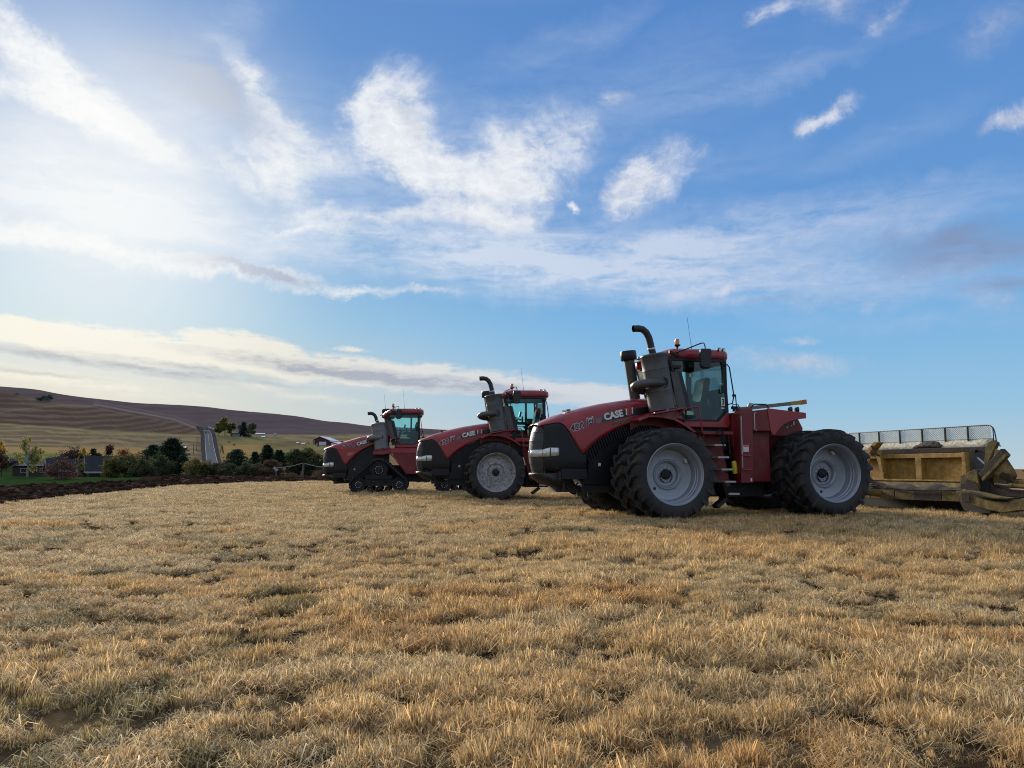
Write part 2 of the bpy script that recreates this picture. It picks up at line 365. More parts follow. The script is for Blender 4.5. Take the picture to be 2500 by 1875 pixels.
M['amberbox'] = mat('orange_marker', (0.45, 0.13, 0.03), 0.45)
M['seat'] = mat('seat_fabric', (0.022, 0.025, 0.028), 0.85)
M['cabin'] = mat('cab_trim', (0.035, 0.042, 0.046), 0.7)
M['mirror'] = mat('mirror_housing', (0.015, 0.016, 0.018), 0.5, bump=0.3)
M['scraper'] = mat('scraper_yellow_paint', (0.40, 0.225, 0.038), 0.7, var=0.3, vscale=9, dust=(0.17, 0.105, 0.045), dustamt=0.6, dscale=7, bump=0.5, bscale=30)
M['scraper_muddy'] = mat('muddy_yellow_paint', (0.21, 0.145, 0.034), 0.85, var=0.35, vscale=8, dust=(0.055, 0.038, 0.026), dustamt=0.9, dscale=4.2, bump=0.8, bscale=22)
M['mud'] = mat('caked_mud', (0.045, 0.030, 0.022), 0.95, var=0.45, vscale=9, bump=1.0, bscale=18)
M['pale_plate'] = mat('chipped_cream_plate', (0.62, 0.57, 0.43), 0.8, var=0.1, vscale=10, dust=(0.13, 0.095, 0.06), dustamt=0.66, dscale=16, bump=0.4, bscale=30)
M['screen'] = mat('grey_screen_steel', (0.60, 0.57, 0.48), 0.6, var=0.2)
M['rod'] = mat('chromed_rod', (0.7, 0.7, 0.7), 0.18, metal=0.9)
M['hose'] = mat('hose_rubber', (0.012, 0.012, 0.012), 0.75, spec=.2)
def glass(name, tint, refl=0.10):
    m = bpy.data.materials.new(name); m.use_nodes = True; t = NT(m.node_tree); t.n.clear()
    tr = t.new('ShaderNodeBsdfTransparent'); tr.inputs[0].default_value = (*tint, 1)
    gl = t.new('ShaderNodeBsdfGlossy'); gl.inputs['Roughness'].default_value = 0.04; gl.inputs[0].default_value = (0.9, 0.95, 1, 1)
    lw = t.new('ShaderNodeLayerWeight'); lw.inputs[0].default_value = 0.25
    f = t.m('ADD', t.m('MULTIPLY', lw.outputs['Fresnel'], 0.8), refl * 0.3, clamp=True)
    mx = t.new('ShaderNodeMixShader'); t.put(mx.inputs[0], f); t.l.new(tr.outputs[0], mx.inputs[1]); t.l.new(gl.outputs[0], mx.inputs[2])
    o = t.new('ShaderNodeOutputMaterial'); t.l.new(mx.outputs[0], o.inputs[0])
    return m
M['glass'] = glass('tinted_cab_glass', (0.56, 0.86, 0.85), 0.12)

def attr_mat(name, attr='tint', rough=0.9, nscale=3.0, namp=0.25, bump=0.3, bdist=0.05, bscale=4.0, extra=None):
    m = bpy.data.materials.new(name); m.use_nodes = True; t = NT(m.node_tree); b = t.n['Principled BSDF']
    a = t.new('ShaderNodeAttribute', attribute_name=attr).outputs['Color']
    tc = t.new('ShaderNodeTexCoord').outputs['Object']
    n = t.noise(tc, nscale, 7, 0.65)
    f = t.ramp(n, 0.25, 0.75, 1 - namp, 1 + namp)
    c = t.vm('MULTIPLY', a, f)
    t.put(b.inputs['Base Color'], c); b.inputs['Roughness'].default_value = rough
    b.inputs['Specular IOR Level'].default_value = 0.0
    if bump:
        bn = t.new('ShaderNodeBump'); bn.inputs['Strength'].default_value = bump; bn.inputs['Distance'].default_value = bdist
        t.put(bn.inputs['Height'], t.noise(tc, bscale, 8, 0.65)); t.l.new(bn.outputs[0], b.inputs['Normal'])
    return m

# ---------------------------------------------------------------- smooth numpy noise on the plane
class VN:
    def __init__(s, seed): r = np.random.default_rng(seed); s.t = r.random((256, 256))
    def __call__(s, x, y, sx=1.0, sy=None, oct=3):
        sy = sx if sy is None else sy; x = np.asarray(x) / sx; y = np.asarray(y) / sy; tot = 0; amp = 1; n = 0
        for _ in range(oct):
            xi = np.floor(x).astype(int); yi = np.floor(y).astype(int); fx = x - xi; fy = y - yi
            fx = fx * fx * (3 - 2 * fx); fy = fy * fy * (3 - 2 * fy); g = lambda i, j: s.t[(xi + i) & 255, (yi + j) & 255]
            tot = tot + amp * ((g(0, 0) * (1 - fx) + g(1, 0) * fx) * (1 - fy) + (g(0, 1) * (1 - fx) + g(1, 1) * fx) * fy)
            n += amp; amp *= 0.5; x = x * 2.03 + 17; y = y * 2.03 + 31
        return tot / n
VA, VB, VC, VD = VN(1), VN(2), VN(3), VN(4)

# ================================================================ TERRAIN
def az_of(px): return math.atan2(px - 1250, FPX)
skyl = [(-900, 905), (-300, 925), (0, 937), (77, 943), (135, 957), (193, 965), (260, 971), (309, 978), (420, 982), (495, 988), (570, 999), (632, 1003), (725, 1013),
        (800, 1028), (855, 1033), (905, 1041), (1040, 1046), (1104, 1049), (1500, 1092), (2000, 1141), (2500, 1147), (9000, 1147)]
RN = [300, 380, 430, 550, 700, 900, 1100, 1350]
cols = {-900: [1120, 1100, 1085, 1050, 1015, 970, 940, 945], 0: [1125, 1108, 1093, 1066, 1033, 995, 960, 963], 100: [1127, 1108, 1093, 1067, 1036, 1003, 977, 975],
        200: [1130, 1110, 1097, 1070, 1043, 1014, 990, 984], 330: [1138, 1126, 1118, 1096, 1066, 1034, 1008, 994], 420: [1142, 1136, 1131, 1118, 1094, 1059, 1028, 1003],
        510: [1144, 1139, 1136, 1127, 1099, 1059, 1040, 1013], 600: [1145, 1140, 1138, 1126, 1094, 1065, 1047, 1022], 800: [1146, 1142, 1140, 1126, 1098, 1079, 1060, 1042],
        1100: [1147, 1145, 1142, 1135, 1115, 1092, 1077, 1062], 1500: [1149, 1148, 1147, 1143, 1135, 1122, 1110, 1098], 2500: [1165, 1163, 1161, 1158, 1156, 1153, 1151, 1149], 9000: [1165, 1163, 1161, 1158, 1156, 1153, 1151, 1149]}
near = {-900: [0, 0, .1, -.6, -.4, 2.2], 0: [-.08, 0.02, .28, -.4, -.4, 2.2], 210: [0, .05, .2, -.8, -.8, 1.0], 420: [.10, .45, -.2, -1.2, -1.4, -.6], 780: [.02, .22, -.1, -1.2, -1.4, -.6],
        1340: [0, .06, -.2, -1.0, -1.4, -1.2], 2500: [0, 0, -.2, -1.0, -1.4, -2], 9000: [0, 0, -.2, -1, -1.4, -2]}
RNEAR = [62, 82, 108, 128, 155, 215]
knots = sorted(set(list(cols) + list(near) + [p for p, _ in skyl]))
def lerp_cols(d, px):
    k = sorted(d); return np.array([np.interp(px, k, [d[q][i] for q in k]) for i in range(len(d[k[0]]))])
RG = np.unique(np.concatenate([np.geomspace(0.8, 20, 60), np.geomspace(20, 130, 110), np.geomspace(130, 2600, 170), np.geomspace(2600, 9000, 14)]))
AZ = np.unique(np.concatenate([np.arange(-180, -50, 4.0), np.arange(-50, 50.001, 0.2), np.arange(54, 180.1, 4.0)]))
AZr = np.radians(AZ)
def az_to_px(a): return 1250 + FPX * math.tan(a) if abs(a) < 1.25 else (-9000 if a < 0 else 9000)
HT = np.zeros((len(AZ), len(RG)))
lg = np.log(RG); fine = np.linspace(math.log(0.8), math.log(9000), 900)
ker = np.exp(-0.5 * (np.arange(-14, 15) / 5.0) ** 2); ker /= ker.sum()
for i, a in enumerate(AZr):
    px = az_to_px(a); px = min(max(px, -900), 9000); w = 1.0
    back = min(1, max(0, (abs(math.degrees(a)) - 60) / 50))         # behind the viewer the land is plain
    ca = max(0.3, math.cos(a)) if abs(a) < 1.2 else 0.4
    ys = list(lerp_cols(cols, px)) + [np.interp(px, [p for p, _ in skyl], [q for _, q in skyl])]
    zz = [EYE + r * ca * (1145 - y) / FPX for r, y in zip(RN + [1700], ys)]
    nz = list(lerp_cols(near, px))
    rr = [0.5, 40] + RNEAR + RN + [1700, 1760, 2300, 9000]
    z = [0, 0] + nz + zz + [zz[-1] * 1.0, zz[-1] * .8 - 15 * (px < 1800), -20 if px < 2000 else 0]
    plain = [0, 0] + [0, 0, -.2, -1, -1.4, -2] + [-2, -2, -2, -1, 0, 2, 4, 6, 8, 8, 6, 0]
    z = [p * back + q * (1 - back) for p, q in zip(plain, z)]
    zf = np.interp(fine, np.log(rr), z); zs = np.convolve(np.pad(zf, 14, mode='edge'), ker, 'valid')
    HT[i] = np.interp(lg, fine, zs)
# even out the angular steps between columns
k2 = np.exp(-0.5 * (np.arange(-6, 7) / 2.5) ** 2); k2 /= k2.sum()
HT = np.apply_along_axis(lambda c: np.convolve(np.pad(c, 6, mode='wrap'), k2, 'valid'), 0, HT)
AA, RR = np.meshgrid(AZr, RG, indexing='ij'); GX = RR * np.sin(AA); GY = RR * np.cos(AA)
far_w = np.clip((RR - 250) / 400, 0, 1)
HT = HT + far_w * (VA(GX, GY, 190, oct=4) - .5) * 9.0 * np.clip(RR / 1500, .1, 1) * np.clip((.35 - AA) / .6, .08, 1) + np.clip((RR - 4) / 20, 0, 1) * (VB(GX, GY, 7, oct=3) - .5) * .05
def height(x, y):
    a = math.degrees(math.atan2(x, y)); r = math.hypot(x, y); i = np.interp(a, AZ, np.arange(len(AZ))); j = np.interp(r, RG, np.arange(len(RG)))
    i0 = int(min(i, len(AZ) - 2)); j0 = int(min(j, len(RG) - 2)); fi = i - i0; fj = j - j0
    return float((HT[i0, j0] * (1 - fj) + HT[i0, j0 + 1] * fj) * (1 - fi) + (HT[i0 + 1, j0] * (1 - fj) + HT[i0 + 1, j0 + 1] * fj) * fi)
def on_land(px, py, rmin=100):
    """first point of the land beyond rmin on that line of sight"""
    d = ray(px, py); h = math.hypot(d.x, d.y)
    r = rmin
    while r < 2500:
        x, y = d.x / h * r, d.y / h * r
        if height(x, y) >= EYE + d.z / h * r: return Vector((x, y, height(x, y)))
        r *= 1.004
    return Vector((x, y, height(x, y)))
def land_at(px, dist): d = ray(px, 1145); x = d.x / d.y * dist; return Vector((x, dist, height(x, dist)))

PXG = 1250 + FPX * np.tan(np.clip(AA, -1.2, 1.2)); PYG = 1145 - FPX * (HT - EYE) / (RR * np.maximum(np.cos(AA), .3))
# edge of the dry grass field, bearing (deg) -> distance
bpx = [-4000, -900, -300, 0, 210, 420, 590, 780, 1000, 1340, 1800, 2500, 4000]
bY = [10, 15, 19, 23.3, 31.3, 44.5, 55.6, 64, 61, 55, 52, 50, 50]
bA = [math.atan2(p - 1250, FPX) for p in bpx]; bR = [y / max(.25, math.cos(a)) for y, a in zip(bY, bA)]
def field_edge(a):
    return np.interp(a, [-math.pi] + bA + [math.pi], [60] + bR + [60])
EDGE = field_edge(AA) + (VC(GX, GY, 3.5, oct=2) - .5) * 0.8
def zone_poly(name, mask, mt, cols_, smooth=True):
    na, nr = AA.shape; m = mask[:-1, :-1]
    ii, jj = np.nonzero(m); a = ii * nr + jj
    F = np.stack([a, a + 1, a + nr + 1, a + nr], 1)[:, ::-1]
    used, inv = np.unique(F, return_inverse=True)
    V = np.stack([GX.ravel()[used], GY.ravel()[used], HT.ravel()[used]], 1)
    return np_mesh(name, V, inv.reshape(F.shape), mt, smooth=smooth, attrs={'tint': cols_.reshape(-1, 3)[used]})
TINT = np.zeros((*AA.shape, 3))
def setc(mask, c): TINT[mask] = c
def blend(f, c): TINT[:] = TINT * (1 - f[..., None]) + np.array(c) * f[..., None]
sm = lambda x, a, b: np.clip((x - a) / (b - a), 0, 1) ** 2 * (3 - 2 * np.clip((x - a) / (b - a), 0, 1))
PXN = PXG + (VD(GX, GY, 60, oct=2) - .5) * 14; PYN = PYG + (VC(GX, GY, 90, oct=3) - .5) * 3
# far ridge, ploughed: dark purplish brown, with bluish haze mixed into the colour
TINT[:] = lin(92, 82, 84)
blend(sm(VA(PXG, PYG * 6, 70, 30, 4), .45, .75) * .5, lin(106, 90, 86))
blend(sm(VB(PXG, PYG, 160, 4, 3), .5, .8) * .35, lin(74, 65, 68))
# nearer brown hill with drill lines
hill_edge = np.interp(PXG, [-900, 0, 40, 96, 164, 193, 231, 289, 360, 420, 470, 492], [945, 960, 965, 976, 987, 990, 992, 1005, 1017, 1027, 1040, 1060])
hill_low = np.interp(PXG, [-900, 0, 230, 470, 500], [1015, 1033, 1050, 1061, 1062])
mid = sm(PYN, hill_edge - .5, hill_edge + 1) * (PXG < 492) * (RR < 1250)
lines = .5 + .5 * np.sin((PYG + PXG * np.interp(PXG, [0, 200, 500], [-.06, -.035, .08]) + (VA(PXG, PYG, 60, 12, 3) - .5) * 9) * 0.48)
blend(mid, lin(84, 70, 63)); blend(mid * sm(lines * (0.4 + VB(PXG, PYG, 80, 20)), .35, .8) * .45, lin(128, 112, 94))
track = np.abs(PYG - np.interp(PXG, [0, 40, 164, 230], [1006, 1001, 989, 992])); blend((PXG < 235) * np.clip(1 - track / 2.2, 0, 1) * .5, lin(142, 126, 102))
blend((PXG > 40) * np.clip(1 - np.abs(PYG - hill_edge - 3) / 3, 0, 1) * (PXG < 492) * .4, lin(128, 112, 96))
# stubble strips
st = sm(PYN, hill_low - 1, hill_low + 1) * (RR > 215)
blend(st, lin(136, 120, 92))
sl = .5 + .5 * np.sin((PYG - PXG * .03 + (VC(PXG, PYG, 90, 10, 4) - .5) * 16) * .62)
blend(st * sm(sl * (.5 + .8 * VD(PXG, PYG, 120, 16)), .30, .60) * .65, lin(92, 80, 66))
blend(st * np.clip(1 - np.abs(PYG - hill_low - 4) / 4, 0, 1) * .5, lin(140, 136, 88))
leftpart = 1 - sm(PXG, 330, 470)
blend(sm(PYN, 1090, 1093) * leftpart * (RR > 215), lin(150, 126, 86))
blend(sm(PYN, 1107, 1109) * (1 - sm(PXG, 200, 330)) * (RR > 200), lin(104, 112, 60))
# pasture right of the road
rp = sm(PXG, 500, 545) * sm(PYG, np.interp(PXG, [540, 650, 760, 900, 1500], [1048, 1066, 1075, 1086, 1120]), np.interp(PXG, [540, 650, 760, 900, 1500], [1050, 1069, 1079, 1089, 1124])) * (RR > 215)
blend(rp, lin(122, 114, 78)); blend(rp * sm(VA(PXG + PYG * 2, PYG, 60, 5, 4), .5, .7) * .55, lin(92, 80, 62))
blend(rp * sm(PXN, 535, 545) * (1 - sm(PXN, 615, 680)) * sm(PYN, 1084, 1088), lin(146, 122, 80))
blend(rp * sm(PYN, 1120, 1128), lin(128, 104, 72))
bankb = (RR > 215) * np.clip(1 - np.abs(PXG - 512) / 38, 0, 1) * sm(PYG, 1062, 1070); blend(bankb * .75, lin(98, 82, 66))
for dx_, w_, c_ in ((2, 2.2, lin(150, 140, 128)), (-4, 1.4, lin(70, 62, 58)), (9, 2.5, lin(120, 108, 98))):   # cut banks beside the road on the hill
    d = np.abs(PYG - (np.interp(PXG, [231, 300, 420, 492], [990, 1003, 1025, 1052]) - dx_)); blend((PXG > 225) * (PXG < 492) * (RR > 600) * np.clip(1.3 - d / w_, 0, 1) * .38, c_)
near_far = (RR > 108) & (RR <= 215)
blend(near_far * 1.0, lin(96, 92, 58)); blend((RR > 100) * (RR <= 250) * (1 - sm(PXG, 330, 380)), lin(44, 58, 32))
m_far = attr_mat('field_earth', nscale=.05, namp=.16, bump=.25, bdist=.6, bscale=.35)
m_lawn = attr_mat('lawn_grass', nscale=1.2, namp=.3, bump=.4, bdist=.05, bscale=12)
grass_m = (RR < EDGE)
lawn_m = (~grass_m) & (RR >= 60 + np.clip((PXG - 180) / 14, 0, 40)) & (RR < 175) & (PXG < 345)
soil_m = (~grass_m) & (~lawn_m) & (RR < 118) & (np.abs(AA) < 2.2)
hill_m = (RR >= 640); vall = ~(grass_m | soil_m | lawn_m | hill_m)
TINT[soil_m] = lin(54, 36, 30)
SOILT = TINT.copy(); SOILT[:] = lin(50, 38, 31)
GT = TINT.copy(); g1 = sm(VA(GX, GY, 1.6, 1.1, 4), .42, .75); g2 = sm(VB(GX, GY, .7, .5, 3), .35, .7)
GT[:] = (1 - g1)[..., None] * np.array(lin(66, 54, 41)) + g1[..., None] * np.array(lin(120, 102, 76))
GT = GT * (0.75 + .35 * g2)[..., None]
m_ground = attr_mat('dry_thatch', nscale=9, namp=.45, bump=1.0, bdist=.05, bscale=22)
m_soil = attr_mat('ploughed_earth', nscale=1.6, namp=.5, bump=1.0, bdist=.12, bscale=3.0)
soil_rel = np.where(soil_m, (VA(GX + GY * .3, GY, 1.8, 1.1, 3) - .45) * .34 * np.clip((RR - EDGE) / 1.5, 0, 1), 0)
HT0 = HT.copy(); HT[:] = HT0 + soil_rel
tag(zone_poly('ground', grass_m, m_ground, GT), kind='structure')
tag(zone_poly('ploughed_soil', soil_m, m_soil, SOILT, smooth=False), kind='structure')
HT[:] = HT0
tag(zone_poly('lawn', lawn_m, m_lawn, np.broadcast_to(np.array(lin(45, 64, 34)), TINT.shape).copy()), kind='structure')
tag(zone_poly('valley_fields', vall, m_far, TINT), kind='structure')
tag(zone_poly('hills', hill_m, m_far, TINT), kind='structure')

# ---- the turned clods
ico = [(0, 0, 1)] + [(.894 * math.cos(k * 1.2566), .894 * math.sin(k * 1.2566), .447) for k in range(5)] + [(.894 * math.cos(k * 1.2566 + .628), .894 * math.sin(k * 1.2566 + .628), -.447) for k in range(5)] + [(0, 0, -1)]
icf = [(0, 1 + k, 1 + (k + 1) % 5) for k in range(5)] + [(1 + k, 6 + k, 1 + (k + 1) % 5) for k in range(5)] + [(1 + (k + 1) % 5, 6 + k, 6 + (k + 1) % 5) for k in range(5)] + [(11, 6 + (k + 1) % 5, 6 + k) for k in range(5)]
ico = np.array(ico); icf = np.array(icf)
def interp_ht(x, y):
    a = np.degrees(np.arctan2(x, y)); r = np.hypot(x, y); i = np.interp(a, AZ, np.arange(len(AZ))); j = np.interp(r, RG, np.arange(len(RG)))
    i0 = np.minimum(i.astype(int), len(AZ) - 2); j0 = np.minimum(j.astype(int), len(RG) - 2); fi = i - i0; fj = j - j0
    return (HT[i0, j0] * (1 - fj) + HT[i0, j0 + 1] * fj) * (1 - fi) + (HT[i0 + 1, j0] * (1 - fj) + HT[i0 + 1, j0 + 1] * fj) * fi
NC = 30000
ca = RNG.uniform(-1.0, 0.32, NC); cr0 = field_edge(ca); cr_ = cr0 * (112 / cr0) ** (RNG.random(NC) ** 1.35) + RNG.normal(0, .15, NC)
cx, cy = cr_ * np.sin(ca), cr_ * np.cos(ca)
keep = (VB(cx + cy * .5, cy, 2.2, .9, 2) > .30) & ~((ca < -.49) & (cr_ > 61) | (ca < -.42) & (cr_ > 66)); cx, cy, cr_ = cx[keep], cy[keep], cr_[keep]; n = len(cx)
cs = (0.035 + RNG.random(n) ** 3 * .11) * (0.8 + cr_ / 90)
cz = interp_ht(cx, cy) + cs * .15 + .02
P = ico[None] * (1 + RNG.normal(0, .22, (n, 12, 1))) * cs[:, None, None] * np.stack([RNG.uniform(.9, 1.9, n), RNG.uniform(.7, 1.1, n), RNG.uniform(.45, .9, n)], 1)[:, None, :]
th = RNG.normal(.3, .7, n); c_, s_ = np.cos(th)[:, None], np.sin(th)[:, None]
P = np.stack([P[..., 0] * c_ - P[..., 1] * s_, P[..., 0] * s_ + P[..., 1] * c_, P[..., 2]], -1) + np.stack([cx, cy, cz], 1)[:, None, :]
F = (icf[None] + (np.arange(n) * 12)[:, None, None]).reshape(-1, 3)
ct = np.array(lin(57, 45, 37)) * (RNG.uniform(.4, 1.5, n) + (RNG.random(n) < .12) * 1.6)[:, None]  # random tone per clod, a few coloured lighter as highlights
tag(np_mesh('soil_clods', P.reshape(-1, 3), F, m_soil, attrs={'tint': np.repeat(ct, 12, 0)}), 'dark brown turned clods of the ploughed strip beyond the dry grass', 'soil clods', kind='stuff')

# ---- the road climbing the far hill
def ribbon(name, edges, lift, mt, parent=None):
    mb = MB(); rows = [[], []]
    for (lx, ly), (rx, ry) in edges:
        a, b = on_land(lx, ly, 330), on_land(rx, ry, 330); zz = max(a.z, b.z) + lift
        rows[0].append(Vector((a.x, a.y, zz))); rows[1].append(Vector((b.x, b.y, zz)))
    mb.grid([rows[1], rows[0]], smooth=False); return mb.build(name, mt, parent)
def stations(le, re, n):
    L = []; le = np.array(le, float); re = np.array(re, float)
    for t in np.linspace(0, 1, n):
        L.append(((np.interp(t, np.linspace(0, 1, len(le)), le[:, 0]), np.interp(t, np.linspace(0, 1, len(le)), le[:, 1])), (np.interp(t, np.linspace(0, 1, len(re)), re[:, 0]), np.interp(t, np.linspace(0, 1, len(re)), re[:, 1]))))
    return L
m_road = mat('asphalt', (0.12, 0.125, 0.14), 0.9, var=0.15, vscale=.2, spec=0)
m_verge = mat('road_verge', (0.055, 0.055, 0.058), 0.9, var=0.3, vscale=.3, spec=0)
m_rpaint = mat('road_paint', (0.42, 0.42, 0.40), 0.7, spec=0); m_ypaint = mat('yellow_road_paint', (0.36, 0.29, 0.12), 0.7, spec=0)
roadL = [(504, 1134), (502.5, 1122), (501, 1108), (500, 1094), (499.5, 1080), (499.3, 1066), (498.5, 1056), (494, 1049), (486, 1043.5)]
roadR = [(533, 1134), (530, 1122), (526.5, 1108), (523.5, 1094), (520.5, 1080), (518.5, 1066), (515, 1056), (508, 1049), (496, 1043.5)]
lr = stations(roadL, roadR, 30)
tag(ribbon('road_verge', [((l[0] - 9, l[1]), (r[0] + 9, r[1])) for l, r in lr], .10, m_verge), kind='structure')
rd = tag(ribbon('road', lr, .35, m_road), kind='structure')
mixp = lambda l, r, t: (l[0] * (1 - t) + r[0] * t, l[1] * (1 - t) + r[1] * t)
ribbon('edge_line', [(mixp(l, r, .05), mixp(l, r, .085)) for l, r in lr], .8, m_rpaint, rd)
ribbon('edge_line', [(mixp(l, r, .915), mixp(l, r, .95)) for l, r in lr], .8, m_rpaint, rd)
ribbon('centre_line', [(mixp(l, r, .47), mixp(l, r, .53)) for l, r in lr[12:]], .8, m_ypaint, rd)

# ================================================================ DRY GRASS (geometry-nodes instances of small clumps)
m_grass = bpy.data.materials.new('dry_grass'); m_grass.use_nodes = True
t = NT(m_grass.node_tree); b = t.n['Principled BSDF']
ia = t.new('ShaderNodeAttribute', attribute_name='gtint', attribute_type='INSTANCER').outputs['Color']
ba = t.new('ShaderNodeAttribute', attribute_name='shade').outputs['Color']
c = t.mix(1.0, ia, ba, 'MULTIPLY')
t.put(b.inputs['Base Color'], c); b.inputs['Roughness'].default_value = .75; b.inputs['Specular IOR Level'].default_value = .15
tl = t.new('ShaderNodeBsdfTranslucent'); t.put(tl.inputs[0], c)
mx = t.new('ShaderNodeMixShader'); mx.inputs[0].default_value = .4
t.l.new(b.outputs[0], mx.inputs[1]); t.l.new(tl.outputs[0], mx.inputs[2]); t.l.new(mx.outputs[0], t.n['Material Output'].inputs[0])

def blades(seed, n, rad, hmin, hmax, wid, lean, droop, lying=0.0, hue=.25):
    r = np.random.default_rng(seed); V = []; F = []; S = []
    for _ in range(n):
        a = r.uniform(0, 6.283); q = rad * math.sqrt(r.random()); bx, by = q * math.cos(a), q * math.sin(a)
        h = r.uniform(hmin, hmax) * (1.15 - .5 * q / rad); w = wid * r.uniform(.6, 1.3)
        if r.random() < lying:
            d = r.uniform(0, 6.283); dx, dy = math.cos(d), math.sin(d); L = h * r.uniform(1.2, 2.4); z0 = r.uniform(.005, .035)
            pts = [(bx - dx * L / 2, by - dy * L / 2, z0), (bx, by, z0 + r.uniform(.0, .03)), (bx + dx * L / 2, by + dy * L / 2, z0 * r.uniform(0, 1.4))]; wx, wy = -dy, dx; up = True
        else:
            d = a + r.normal(0, .9); l = lean * r.uniform(.2, 1.5); dx, dy = math.cos(d) * l, math.sin(d) * l; k = droop * r.random()
            pts = [(bx, by, -.02), (bx + dx * h * .45, by + dy * h * .45, h * .55), (bx + dx * h * (1 + k), by + dy * h * (1 + k), h * (1 - .35 * k))]
            e = r.uniform(0, 6.283); wx, wy = math.cos(e), math.sin(e); up = False
        i = len(V); ws = [w, w * .8, w * .25]
        br = r.uniform(.35, 1.15) + (.6 if r.random() < .17 else 0); hu = r.uniform(-hue, hue)
        for (x, y, z), ww, kq in zip(pts, ws, (1, 1, 1)):
            V += [(x - wx * ww / 2, y - wy * ww / 2, z), (x + wx * ww / 2, y + wy * ww / 2, z)]
            S += [(br * kq * (1 + hu * .5), br * kq, br * kq * (1 - hu))] * 2
        F += [(i, i + 1, i + 3, i + 2), (i + 2, i + 3, i + 5, i + 4)]
    return V, F, S
clumps = bpy.data.collections.new('grass_clumps')
def clump(name, *a, **k):
    V, F, S = blades(*a, **k); o = np_mesh(name, V, F, m_grass, attrs={'shade': np.array(S)})
    sc.collection.objects.unlink(o); clumps.objects.link(o); return o
# 0-3 standing tufts, 4-7 short stubble, 8-10 flattened straw, 11-13 wide far tufts
for k in range(4): clump('a%02d' % k, 100 + k, 50, .042, .04, .085, .0036, .26, .35)
for k in range(4): clump('a%02d' % (4 + k), 120 + k, 50, .058, .018, .045, .0036, .36, .4, lying=.35)
for k in range(3): clump('a%02d' % (8 + k), 140 + k, 55, .12, .03, .07, .0034, .5, .5, lying=.92)
for k in range(3): clump('a%02d' % (11 + k), 160 + k, 130, .20, .025, .060, .0065, .6, .5, lying=.45)

def tall_at(x, y):      # where the standing golden grass grows, as wandering patches
    p = VA(x + 3, y, 1.9, 1.2, 4) * .6 + VB(x, y + 9, 5, 3.4, 2) * .4
    bias = .06 * np.clip((x + .35 * y) / 6, -1, 1) - .05 * np.clip((y - 8) / 10, 0, 1) - .06 * np.clip((-x - .1 * y) / 2, 0, 1) * np.clip((y - 5) / 3, 0, 1)
    return p + bias
pts = []; 
def scatter(n, y0, y1, dens_pow, margin=.80):
    y = (y0 ** dens_pow + RNG.random(n) * (y1 ** dens_pow - y0 ** dens_pow)) ** (1 / dens_pow)
    x = RNG.uniform(-margin, margin, n) * y + RNG.uniform(-1.2, 1.2, n)
    return x, y
P_, I_, Sc_, T_ = [], [], [], []
gold = np.array(lin(220, 180, 120)); pale = np.array(lin(232, 205, 154)); greenish = np.array(lin(104, 104, 62)); rust = np.array(lin(196, 150, 96)); greyb = np.array(lin(204, 182, 142))
for (n, y0, y1, pw, far) in ((60000, 2.2, 9, 1.5, 0), (70000, 9, 21, 1.6, 0), (60000, 19, 68, 1.15, 1)):
    x, y = scatter(n, y0, y1, pw)
    inside = np.hypot(x, y) < field_edge(np.arctan2(x, y)) + .2
    gap = VC(x, y, .135, .125, 2) * .72 + VB(x + 40, y, .5, .45, 2) * .15 + VD(x, y, 2.4, 1.8, 2) * .13
    tall = tall_at(x, y)
    thr = .55 if not far else .49
    keep = inside & ((gap > thr) | (RNG.random(n) < (.14 if not far else .26)))
    x, y, gap, tall = x[keep], y[keep], gap[keep], tall[keep]; n = len(x)
    u = RNG.random(n); ist = tall + (gap - .5) * .35 + RNG.normal(0, .05, n) > (.50 if y1 < 10 else .52)
    idx = np.where(ist & (u < .75), RNG.integers(0, 4, n), np.where(u < .72, RNG.integers(4, 8, n), RNG.integers(8, 11, n)))
    if far: idx = np.where(RNG.random(n) < .8, RNG.integers(11, 14, n), idx)
    s = RNG.uniform(.75, 1.25, n) * np.where(ist, .80 + np.clip(tall - .50, 0, .2) * 2.2, .85) * np.clip(.40 + 4.6 * (gap - .45), .45, 1.4)
    if far: s = s * (.85 + y / 90)
    elif y0 > 5: s = s * 1.15
    hue = VB(x - 5, y + 2, 2.2, 1.2, 3)[:, None]; h2 = VA(x, y, .9, .6, 2)[:, None]
    hue = np.clip((hue - .5) * 1.6 + .42, 0, 1) * (1 - .55 * np.clip((y[:, None] - 9) / 14, 0, 1))
    c = pale * (1 - hue) + gold * hue
    c = np.where(ist[:, None], c * .7 + gold * .3, c * .6 + pale * .4)
    kk = np.clip((h2 - .58) * 3, 0, .5) * (1 - .8 * np.clip((y[:, None] - 8) / 12, 0, 1)); c = c * (1 - kk) + rust * kk; kk = np.clip((.42 - h2) * 3, 0, .5); c = c * (1 - kk) + greyb * kk
    gr = ((VD(x + 8, y, 1.3, .8, 3) > .71) & ~ist) | ((x < -1.5) & (y < 7) & (VD(x, y, .8, .6, 2) > .58)); c = np.where(gr[:, None], c * .5 + greenish * .5, c)
    c = c * RNG.uniform(.78, 1.16, (n, 1))
    z = interp_ht(x, y)
    P_.append(np.stack([x, y, z], 1)); I_.append(idx); Sc_.append(s); T_.append(c)
P_ = np.concatenate(P_); I_ = np.concatenate(I_).astype(np.int32); Sc_ = np.concatenate(Sc_); T_ = np.concatenate(T_); n = len(P_)
me = bpy.data.meshes.new('dry_grass'); me.vertices.add(n); me.vertices.foreach_set('co', P_.astype(np.float32).ravel())
a = me.attributes.new('pick', 'INT', 'POINT'); a.data.foreach_set('value', I_)
a = me.attributes.new('size', 'FLOAT', 'POINT'); a.data.foreach_set('value', Sc_.astype(np.float32))
